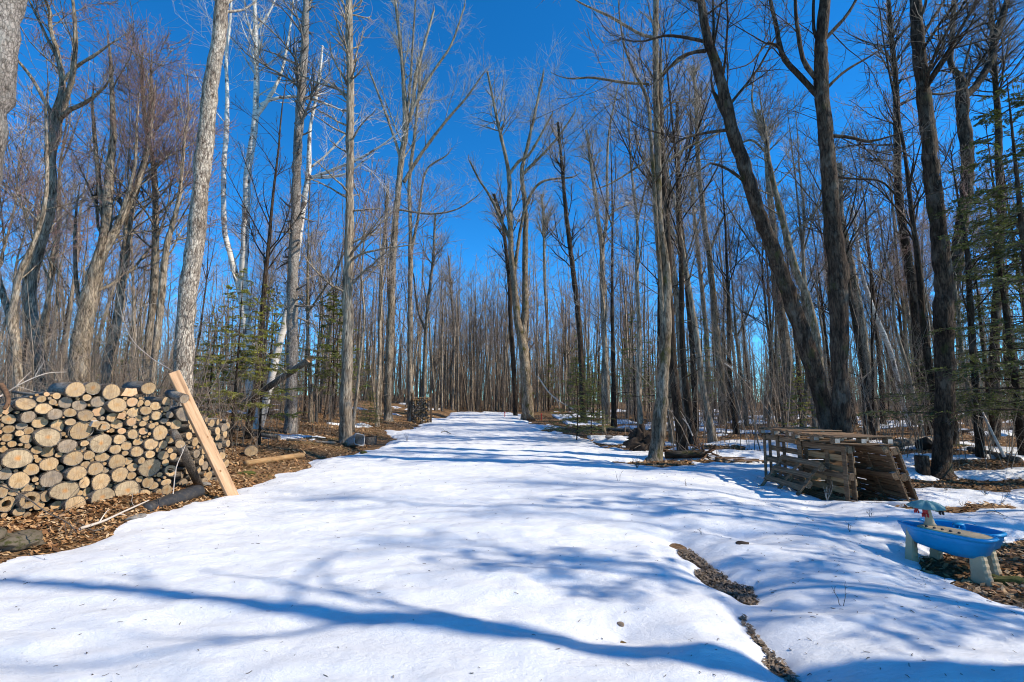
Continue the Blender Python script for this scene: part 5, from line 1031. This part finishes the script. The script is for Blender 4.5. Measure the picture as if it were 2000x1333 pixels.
# ------------------------------------------------------------------ the pallet shelter
def pallet(label, o, ex, ey, ez, Lx=1.2, Ly=1.0, T=.14, nb=6, seed=0, missing=(), mat='pallet', warm=0.0, peri=()):
    """o: corner; ex, ey: edges (boards run along ex, stringers along ey); ez: normal (top deck side)"""
    g = np.random.default_rng(seed); ex, ey, ez = ex.normalized(), ey.normalized(), ez.normalized()
    root = link('pallet', None, label=label, cat='pallet', group='weathered wooden pallets of the shelter')
    mt = Matrix((ex, ey, ez)).transposed().to_4x4(); mt.translation = o; root.matrix_world = mt
    def part(name, c, d, m):
        key = (name, tuple(round(q, 3) for q in d), m)
        if key not in PC:
            b = MB(); b.box((0, 0, 0), d, bev=.004); PC[key] = b.mesh(name, [M[m], M['endgrain']])
            for p in PC[key].polygons:
                if name == 'block' and abs(p.normal.y) > .9: p.material_index = 1
        q = link(name, PC[key], root); q.location = c; q.rotation_euler = (g.normal() * .008, g.normal() * .008, g.normal() * .012); return q
    bt = .02; wd = round(min(.105, Ly / nb * .86), 3)
    for i in range(nb):
        if i in missing: continue
        y = .05 + (Ly - .10) * i / (nb - 1); part('deck_board', (Lx / 2, y, T - bt / 2), (Lx, wd, bt), 'pallet_sunlit' if g.random() < warm else mat)
    for i in range(3):
        x = .05 + (Lx - .10) * i / 2; part('stringer_board', (x, Ly / 2, T - bt * 1.5 - .002), (.10, Ly - .01, bt - .001), mat)
        part('bottom_board', (Lx / 2, .055 + (Ly - .11) * i / 2, bt / 2), (Lx, .10, bt), mat)
        for j in range(3): part('block', (x, .065 + (Ly - .13) * j / 2, T / 2 - .01), (.095, .125, T - bt * 3 - .004), mat)
    for i, x in enumerate(peri): part('frame_board', (x * Lx, Ly / 2, -bt * .5 - .002), (.10, Ly, bt - .002), mat)
    return root
PC = {}
X, Y, Z = Vector((1, 0, 0)), Vector((0, 1, 0)), Vector((0, 0, 1))
def gz(x, y): return float(ground(x, y))
zb = gz(6.1, 9.0)
d1 = Vector((-.07, 1, 0)).normalized(); n1 = Vector((-1, -.07, 0)).normalized()
A = Vector((5.66, 8.34, zb - .03)); HT = 1.02
pallet('upright pallet forming the near left wall of the pallet shelter', A, d1, Z, n1 * -1, 1.25, HT, seed=1, warm=.6, peri=(.045, .955))
B = A + d1 * 1.30 + Vector((-.03, 0, .02)); pallet('upright open-slatted pallet at the far left end of the shelter', B, Vector((.0, 1, 0)), Z, X, 1.2, HT + .02, nb=5, seed=2, peri=(.5, .955))
top = zb + HT
# right walls lean inwards
lean = Vector((-.30, 0, 1)).normalized()
C = Vector((6.58, 8.38, zb - .04)); pallet('inner of two pallets leaning in on the right side of the shelter', C, Y, lean, Vector((1, 0, .30)), 1.2, 1.06, nb=10, seed=3)
C2 = C + Vector((.17, .03, 0)); pallet('outer pallet leaning against the right side of the shelter', C2, Vector((.05, 1, 0)), lean, Vector((1, -.05, .30)), 1.15, 1.02, nb=10, seed=4)
pallet('upright pallet closing the back of the shelter', Vector((5.66, 9.66, zb)), X, Z, Y, 1.1, 1.0, nb=10, seed=5, warm=.3)
pallet('flat pallet roofing the near half of the shelter', Vector((5.43, 8.28, top + .005)), Vector((1, .03, -.015)), Vector((-.05, 1, 0)), Z + X * .015, 1.02, 1.2, nb=6, seed=6)
pallet('flat pallet roofing the far half of the shelter', Vector((5.42, 9.62, top + .02)), Vector((1, 0, 0)), Y, Z, 1.05, 1.2, nb=5, seed=7)
# leaning small one
o = Vector((4.98, 8.72, float(surf(5.0, 9.2)) - .20)); e2 = Vector((.52, .02, .62)).normalized()
pallet('pallet leaning low against the left wall of the shelter, foot in snow', o, Vector((.02, 1, 0)), e2, Vector((-.62, 0, .52)), 1.25, .88, nb=4, seed=8, T=.13)
q = cast(1432, 905); pallet('flat pallet half buried in the snow left of the shelter', Vector((q.x, q.y, q.z - .06)), Vector((1, .18, -.03)), Vector((-.18, 1, .02)), Vector((.03, 0, 1)), 1.0, .8, nb=3, seed=9, T=.12)
mb = MB(); g = np.random.default_rng(9)
mb.box((0, 0, 0), (.86, .06, .10), bev=.008)
link('board', mb.mesh('board', [M['frost']]), label='frosted board lying across the open front of the shelter', cat='board', loc=(6.16, 8.27, zb + .05)).rotation_euler = (0, .02, .03)

# ------------------------------------------------------------------ water play table
wt = Vector((*flat(1911, 1122, -.2), -.2)); wl_ = Vector((*flat(1785, 1090, -.2), -.2))
e1 = Vector((wt.x - wl_.x, wt.y - wl_.y, 0)).normalized(); e2 = Vector((-e1.y, e1.x, 0))
if e2.x < 0: e2 = -e2
span = (Vector((wt.x, wt.y, 0)) - Vector((wl_.x, wl_.y, 0))).length
cen = (Vector((wt.x, wt.y, 0)) + Vector((wl_.x, wl_.y, 0))) / 2 + e2 * .22 + e1 * -.0
zg = min(gz(wt.x, wt.y), gz(wl_.x, wl_.y)) 
RIM = .465; Sx = span / .55
WT = link('water_table', None, label='blue boat-shaped water play table on beige legs in the melted patch', cat='play table')
mt = Matrix((e1, e2, Z)).transposed().to_4x4(); mt.translation = Vector((cen.x, cen.y, zg)); WT.matrix_world = mt
def hull(yc, L, Wd, bow=-1, n=40):
    """plan outline: pointed bow at -x, rounded stern at +x"""
    pts = []
    for i in range(n):
        a = i / n * 2 * math.pi; c, s = math.cos(a), math.sin(a)
        x = L / 2 * (abs(c) ** .72) * (1 if c > 0 else -1); k = 1.0
        wy = Wd / 2 * (abs(s) ** .62) * (1 if s > 0 else -1)
        if x < 0: wy *= max(0.12, 1 - (abs(x) / (L / 2)) ** 2.2 * .75)
        pts.append((x, yc + wy))
    return pts
def hull_mesh(pl, yc, deep):
    mb = MB(); rings = []
    def ring(s, z, dz=0.0):
        return [Vector((x * s - (1 - s) * .02, yc + (y - yc) * s, z + dz * (x / .45))) for x, y in pl]
    prof = [(.60, RIM - deep), (.74, RIM - deep + .012), (.82, RIM - deep * .80), (.845, RIM - deep * .78), (.875, RIM - deep * .60), (.895, RIM - deep * .58), (.915, RIM - deep * .40), (.932, RIM - deep * .38), (.945, RIM - deep * .22), (.955, RIM - .035), (1.0, RIM - .032), (1.015, RIM - .012), (1.0, RIM), (.93, RIM), (.90, RIM - .015), (.80, RIM - deep * .75), (.62, RIM - deep * .86)]
    for s, z in prof: rings.append(ring(s, z, .0))
    for r in rings[:9]:
        for v in r: v.z += .045 * (1 - (v.x + .05) / .5) * .5 * (RIM - v.z) / deep if v.x < .1 else 0
    mb.loft(rings, True, True)
    return mb
pA = hull(-.17, .84 * Sx, .40); pB = hull(.19, .74 * Sx, .38)
hA = hull_mesh(pA, -.17, .235); hB = hull_mesh(pB, .19, .215)
link('basin', hA.mesh('basin', [M['blue']], True), WT)['label'] = 'near boat-shaped blue basin'
bB = link('basin', hB.mesh('basin', [M['blue']], True), WT); bB.location = (-.02, 0, -.003); bB['label'] = 'far boat-shaped blue basin'
# beige deck, mast and palm
mb = MB(); dk = [(x * .80 + .06, -.17 + (y + .17) * .74) for x, y in pA]; dk = [(max(x, -.22), y) for x, y in dk]
mb.loft([[Vector((x, y, RIM - .03)) for x, y in dk], [Vector((x, y, RIM - .004)) for x, y in dk], [Vector((x * .96, -.17 + (y + .17) * .94, RIM + .004)) for x, y in dk]])
link('deck', mb.mesh('deck', [M['beige']], False), WT)
mb = MB(); mb.box((0, 0, 0), (.02, .03, .02), bev=.004); pm_ = mb.mesh('deck_peg', [M['darkpl']])
for i in range(5): link('deck_peg', pm_, WT).location = (-.12 + i * .075, -.25, RIM + .012)
palm = Vector((-.155, -.10, 0)); mb = MB(); rings = []
for i, t in enumerate(np.linspace(0, 1, 13)):
    r = .045 - .022 * t + (.004 if i % 2 else 0) + .02 * math.exp(-t * 9); rings.append([Vector((palm.x - .02 * t + math.cos(a) * r, palm.y + math.sin(a) * r * .8, RIM + .0 + t * .235)) for a in np.arange(0, 6.2831, .5236)])
mb.loft(rings); PT = link('palm_trunk', mb.mesh('palm_trunk', [M['beige']], True), WT)
mb = MB(); zt = RIM + .235; nl = 7
cx_, cy_ = palm.x - .02, palm.y
rings = []
for s, dz in ((.0, .035), (.35, .032), (.7, .008), (1.0, -.035), (.97, -.045), (.65, -.004), (.3, .015), (.0, .018)):
    rings.append([Vector((cx_ + math.cos(a) * .165 * s * (1 + .16 * math.cos(a * nl)), cy_ + math.sin(a) * .15 * s * (1 + .16 * math.cos(a * nl)), zt + dz + .006 * math.cos(a * nl) * s)) for a in np.linspace(0, 2 * math.pi, 56, endpoint=False)])
mb.loft(rings, False, False); pf = link('palm_canopy', mb.mesh('palm_canopy', [M['greyblue']], True), PT)
def cup(c, r, h, mat, name, legs=0):
    mb = MB(); rings = [[Vector((c[0] + math.cos(a) * q, c[1] + math.sin(a) * q, c[2] + z)) for a in np.arange(0, 6.2831, .5236)] for q, z in ((.005, h), (r * .7, h * .9), (r, h * .5), (r * .9, h * .3), (r * 1.05, 0))]
    mb.loft(rings)
    for k in range(legs):
        a = k / legs * 6.283; mb.box((c[0] + math.cos(a) * r, c[1] + math.sin(a) * r, c[2] - h * .25), (.014, .014, h * .6), bev=.003)
    return link(name, mb.mesh(name, [M[mat]], True), PT)
cup((palm.x + .01, palm.y - .095, zt - .095), .027, .07, 'red', 'hanging_cup', 5)
cup((palm.x - .10, palm.y - .05, zt - .085), .020, .05, 'red', 'hanging_cup', 3)
cup((palm.x + .03, palm.y + .10, zt - .085), .016, .08, 'green', 'hanging_cup')
cup((palm.x + .06, palm.y + .125, zt - .085), .02, .06, 'darkpl', 'hanging_cup', 4)
mb = MB()
for k in range(6): mb.box((.02 + math.cos(k * 1.047) * .035, .10 + math.sin(k * 1.047) * .035, RIM + .0), (.05, .012, .045), rot=Matrix.Rotation(k * 1.047, 3, 'Z'), bev=.003)
mb.loft([[Vector((.02 + math.cos(a) * r, .10 + math.sin(a) * r, RIM + z)) for a in np.arange(0, 6.28, .5236)] for r, z in ((.02, -.10), (.02, .025), (.055, .028), (.05, .04))])
link('spinner', mb.mesh('spinner', [M['blue']], True), WT)
def leg(lx, ly, sx):
    mb = MB(); rings = []; H = RIM - .045
    for i in range(15):
        t = i / 14; gr = .92 if i % 2 else 1.0
        hw = (.078 - .024 * t) * (1 if sx > 0 else .68) * (gr if i > 1 else 1); hd = .062 - .02 * t
        ox = sx * .028 * (1 - t); 
        rings.append([Vector((lx + ox + x * hw * Sx, ly + y * hd, t * H)) for x, y in ((-1, -.6), (-.75, -1), (.75, -1), (1, -.6), (1, .6), (.75, 1), (-.75, 1), (-1, .6))])
    mb.loft(rings); return link('leg', mb.mesh('leg', [M['beige']]), WT)
for lx, ly, sx in ((.275 * Sx, -.22, 1), (-.275 * Sx, -.22, -1), (.20 * Sx, .16, 1), (-.22 * Sx, .16, -1)): leg(lx, ly, sx)

# ------------------------------------------------------------------ small things along the drive
q = cast(694, 876); mb = MB()
def rr_(w, h, z, r=.25): return [Vector((x * w, y * h, z)) for x, y in ((-1 + r, -1), (1 - r, -1), (1, -1 + r), (1, 1 - r), (1 - r, 1), (-1 + r, 1), (-1, 1 - r), (-1, -1 + r))]
rings = [rr_(.10, .10, 0), rr_(.135, .13, .02)]
for i in range(7): rings.append(rr_(.14 + .006 * i + (.008 if i % 2 else 0), .135 + .005 * i + (.008 if i % 2 else 0), .06 + i * .065))
rings += [rr_(.20, .19, .48), rr_(.20, .19, .50), rr_(.175, .165, .50), rr_(.165, .155, .45), rr_(.12, .115, .05)]
mb.loft(rings, True, True)
tub = link('plastic_tub', mb.mesh('plastic_tub', [M['greypl']], False), label='grey ribbed plastic tub lying on its side at the snow edge', cat='tub', loc=(q.x - .22, q.y + .1, q.z + .16)); tub.rotation_euler = (R(75), R(14), R(52))
q = cast(722, 868); log_obj('tree_stump', 'mossy sawn stump beside the plastic tub', None, Vector((q.x, q.y, q.z + .26)), Vector((.05, 0, -1)), .22, .2, .45, 'g', np.random.default_rng(3))
q = cast(490, 892); log_obj('log', 'pale round of cut wood lying on the leaves beyond the plank', 'loose wood on the left bank', Vector((q.x, q.y, q.z + .13)), Vector((-.5, .85, .0)), .16, .13, .22, 'p', np.random.default_rng(4))
def ground_log(label, a, b, r, mat, group, seed, end='p', dz=.0):
    a, b = cast(*a), cast(*b); a.z += r * .75 + dz; b.z += r * .75 + dz
    return log_obj('fallen_log', label, group, a, b - a, r, r * .9, (b - a).length, end, np.random.default_rng(seed), sides=9)
ground_log('broken orange rotten log lying along the snow edge beyond the plank', (590, 895), (480, 912), .085, 'rot', 'loose wood on the left bank', 1, 'f').data.materials[0] = M['split']
ground_log('fallen grey log on the leaves left of the furrowed trunk', (655, 868), (560, 862), .05, None, 'loose wood on the left bank', 2)
ground_log('dark fallen log in the litter behind the smaller pile', (545, 858), (485, 850), .07, None, 'loose wood on the left bank', 3, 'g')
ground_log('fallen trunk lying behind the shelter in the right woods', (1830, 866), (1740, 876), .15, None, 'fallen wood in the right woods', 4, 'g')
ground_log('long fallen trunk on the litter near the right edge', (1895, 882), (1990, 905), .09, None, 'fallen wood in the right woods', 5, 'g')
ground_log('thin fallen trunk across the far snow at the right edge', (1985, 838), (1880, 846), .08, None, 'fallen wood in the right woods', 6, 'g')
ground_log('fallen trunk across the middle distance behind the root wad', (1260, 846), (1130, 838), .09, None, 'fallen wood in the right woods', 7, 'g')
# broken leaning trunk on the left with splintered end
a = at(603, 703, 15.0); b = at(470, 793, 16.3)
o = log_obj('broken_trunk', 'broken fallen trunk propped off the ground with a splintered orange end', None, a, b - a, .10, .10, (b - a).length, 'f', np.random.default_rng(5))
sp = MB(); g = np.random.default_rng(6)
for k in range(16):
    an = g.uniform(0, 6.28); r = g.uniform(.02, .085); h = g.uniform(.08, .26); c = Vector((math.cos(an) * r, math.sin(an) * r, -.02)); w_ = .03
    sp.add([c + Vector((w_, 0, 0)), c + Vector((-w_ * .5, w_, 0)), c + Vector((-w_ * .5, -w_, 0)), c + Vector((g.normal() * .02, g.normal() * .02, h))], [(0, 1, 3), (1, 2, 3), (2, 0, 3)])
link('splinter', sp.mesh('splinter', [M['split']]), o)
# brush hung on it
px_branch('tangle of bare grey side branches on the broken trunk', [(560, 728, 14.6), (520, 690, 14.3), (480, 660, 14.2)], .02, .006, 'twig_pale', 0, 22, 31)
px_branch('drooping bare branches hanging below the sparse fir', [(470, 690, 13.2), (440, 740, 13.0), (415, 800, 12.9)], .018, .005, 'twig_pale', 0, 22, 32)
# far firewood stack
g = np.random.default_rng(71); fx, fy = pxy(824, 27); fz = gz(fx, fy)
st = link('firewood_stack', None, label='dark stack of split firewood beside the far left edge of the drive', cat='firewood', loc=(fx, fy, fz))
mb = MB(); mb.add([Vector(v) for v in ((-.06, -.25, -.045), (.06, -.25, -.045), (.0, -.25, .05), (-.055, .25, -.04), (.055, .25, -.045), (.0, .25, .045))], [(0, 1, 2), (5, 4, 3), (0, 3, 4, 1), (1, 4, 5, 2), (2, 5, 3, 0)])
pm = [mb.mesh('split_piece', [M['split']]), None]; pm[1] = pm[0].copy(); pm[1].materials[0] = M['bark_log']
for r in range(15):
    for c in range(8):
        q = link('split_piece', pm[0 if g.random() < .35 else 1], st); q.location = (-.42 + c * .12 + g.normal() * .012, g.normal() * .05, .06 + r * .098); q.rotation_euler = (0, g.choice([0, 3.14159]) + g.normal() * .15, g.normal() * .06)
for s in (-1, 1):
    mb = MB(); mb.box((s * .52, 0, .85), (.09, .09, 1.75), bev=.01); link('post', mb.mesh('post', [M['pallet']]), st)
# red markers far down the drive
for i, (px, Yy, lab) in enumerate([(986, 33, 'small red marker post left of the far birch stem'), (1057, 31, 'small red marker post right of the double-stemmed maple')]):
    x, y = pxy(px, Yy); mb = MB(); mb.box((0, 0, .15), (.05, .05, .5), bev=.01); mb.loft([[Vector((math.cos(a) * r, math.sin(a) * r, z)) for a in np.arange(0, 6.28, .785)] for r, z in ((.045, .38), (.05, .42), (.0, .46))], True, False)
    link('marker_post', mb.mesh('marker_post', [M['red']]), label=lab, cat='post', loc=(x, y, gz(x, y)))
# upturned root wad and the rooted log by the mossy tree
q = cast(1258, 880); rw = rock('root_wad', 'upturned clump of soil and roots against the mossy bowed tree', (q.x, q.y + .15, q.z + .22), (.42, .25, .36), 12, 'soil', 'root wad', rough=1.0)
def roots(parent, n, seed, L=(.25, .7), r=.014, mat='twig_dark', c=(0, 0, 0), flat=1.0):
    g2 = np.random.default_rng(seed); d = g2.normal(size=(n, 3)); d[:, 2] *= flat; d /= np.linalg.norm(d, axis=1, keepdims=True); S = 6; P = np.zeros((n, S, 3)); P[:, 0] = np.array(c) + d * .05
    for k in range(1, S):
        d = d + g2.normal(size=(n, 3)) * .3; d /= np.linalg.norm(d, axis=1, keepdims=True); P[:, k] = P[:, k - 1] + d * (g2.uniform(L[0], L[1], n) / (S - 1))[:, None]
    tb = TB(); tb.tube(P, np.linspace(1, .25, S)[None] * g2.uniform(.4, 1.2, n)[:, None] * r, 5); return link('root', tb.mesh('root', [M[mat]]), parent)
roots(rw, 34, 13, (.35, .75))
a = cast(1300, 898); b = cast(1375, 895); a.z += .1; b.z += .12
rl = log_obj('fallen_log', 'fallen log with a torn root end on the snow right of the mossy bowed tree', 'fallen wood in the right woods', b, a - b, .12, .11, (b - a).length, 'g', np.random.default_rng(8)); rl.data.materials[0] = M['bark_dark']
roots(rl, 26, 14, (.25, .6), .03, 'rot', (0, 0, .02)); roots(rl, 8, 15, (.6, 1.1), .012, 'twig_dark', (0, 0, -.4))
# stumps, rocks and clutter under the thick dark trunk
q = cast(1803, 925); ts = log_obj('tree_stump', 'dark rotten stump beside the thick dark trunk', None, Vector((q.x, q.y, q.z + .38)), Vector((.05, 0, -1)), .14, .13, .5, 'g', np.random.default_rng(9)); ts.data.materials[0] = M['bark_dark']; ts.children[0].data.materials[0] = M['soil']
q = cast(1826, 880); rock('boulder', 'dark mossy boulder behind the thick dark trunk', (q.x, q.y + .3, q.z + .12), (.35, .3, .26), 21, 'soil', 'boulder')
for i, (px, py, sz, lab) in enumerate([(1190, 856, .12, 'tan stone in the snow left of the root wad'), (1226, 842, .16, 'dark stone at the far snow edge left of the mossy bowed tree'), (1305, 838, .22, 'grey rock between the mossy bowed tree and the straight trunk')]):
    q = cast(px, py); rock('stone', lab, (q.x, q.y, q.z + sz * .3), (sz * 1.6, sz, sz * .7), 40 + i, 'stonegrey', 'stone', sub=2)
for i, (px, py, sz, lab) in enumerate([(1975, 1138, .16, 'green moss cushion right of the water table leg'), (1935, 1128, .09, 'small moss cushion at the foot of the water table'), (1880, 872, .2, 'yellow-green moss at the foot of the forked tree'), (712, 884, .13, 'moss cushion by the plastic tub'), (480, 925, .13, 'green moss patch at the foot of the plank')]):
    q = cast(px, py); rock('moss_cushion', lab, (q.x, q.y, q.z), (sz * 1.6, sz, sz * .4), 50 + i, 'moss', 'moss', sub=2)
q = cast(1450, 1062); rock('clump', 'dark clump of wet litter melted into the snow', (q.x, q.y, q.z), (.09, .06, .03), 61, 'soil', 'litter clump', sub=2)
q = cast(1212, 1222); rock('clump', 'small dark clod at the centre bottom of the snow', (q.x, q.y, q.z - .01), (.035, .03, .02), 62, 'gravel', 'litter clump', sub=2)
# weeds and twigs standing in the snow
def weed(label, px, py, h, seed, n=5, mat='twig_dark', spread=.6):
    g2 = np.random.default_rng(seed); q = cast(px, py); P = np.zeros((n, 5, 3)); a = g2.uniform(0, 6.28, n); s = g2.uniform(.1, spread, n); hh = h * g2.uniform(.5, 1, n)
    t = np.linspace(0, 1, 5); P[:, :, 0] = (np.cos(a) * s * hh)[:, None] * t + g2.normal(size=(n, 5)) * .006; P[:, :, 1] = (np.sin(a) * s * hh)[:, None] * t; P[:, :, 2] = hh[:, None] * t - .03
    tb = TB(); rr = np.linspace(.0035, .0015, 5)[None] * np.ones((n, 1)); tb.tube(P, rr, 4); Q, RR = spawn(g2, P, rr, n * 3, (.3, .95), (25, 65), lambda L, t, qq, m: L * qq.uniform(.2, .45, m), 3, .1, .4, .7, .0015); tb.tube(Q, RR, 3)
    link('dry_weed', tb.mesh('dry_weed', [M[mat]]), label=label, cat='weed', loc=tuple(q))
for i, (px, py, h, n, lab) in enumerate([(1244, 914, .28, 16, 'tuft of cut brown stems in the snow left of the mossy bowed tree'), (1953, 985, .75, 3, 'bare seedling in the snow above the water table'), (1660, 1040, .16, 3, 'tiny twig in the shaded snow below the shelter'), (1645, 1185, .22, 2, 'tiny forked twig in the right foreground snow'), (1848, 958, .2, 7, 'sprig of twigs in the snow beside the shelter'), (1925, 968, .22, 8, 'sprig of twigs left of the bare seedling'), (1208, 940, .22, 2, 'pair of thin stalks in the sunlit middle snow'), (1340, 950, .2, 2, 'thin stalk in the snow left of the half buried pallet'), (1400, 893, .35, 9, 'sprig of dead twigs by the torn root end'), (795, 862, .3, 5, 'small twig stub at the left edge of the drive'), (1615, 980, .35, 5, 'pale forked twig in front of the shelter'), (1700, 1010, .15, 3, 'tiny twig in the snow right of the shelter front'), (1370, 1045, .12, 2, 'short twig near the gravel gap'), (1880, 990, .16, 4, 'low twig in the snow behind the water table'), (130, 1052, .3, 5, 'dry weed at the snow edge below the boulders'), (305, 992, .3, 4, 'dry weed in front of the black pipe')]):
    weed(lab, px, py, h, 700 + i, n, 'twig_pale' if 'pale' in lab else 'twig_dark')
px_branch('crooked stick lying on the far drive snow', [(862, 846), (872, 844), (880, 848)], .02, .012, 'twig_dark', .01, 2, 41)
px_branch('dead branch lying on the snow above the water table', [(1928, 1003), (1945, 1002), (1960, 1008)], .008, .004, 'twig_dark', .01, 2, 42)
px_branch('leaning dead stem crossing the small fir by the drive', [(1050, 735, 21), (1080, 775, 21), (1130, 805, 21.5)], .03, .02, 'twig_pale', 0, 5, 43)
px_branch('pale snapped branch hanging in the right woods', [(1415, 710, 20), (1432, 725, 20), (1437, 755, 20)], .035, .03, 'twig_pale', 0, 1, 44)
px_branch('long dead pole leaning left of the slim black trunk', [(1962, 893, 11.5), (1940, 850, 11.7), (1917, 800, 12.2)], .035, .02, 'twig_pale', 0, 3, 45)
px_branch('pale curved sapling arching down beside the straight grey trunk', [(1353, 852, 14.5), (1340, 825, 14.6), (1315, 805, 15), (1290, 800, 15.5)], .02, .01, 'twig_pale', 0, 3, 46)
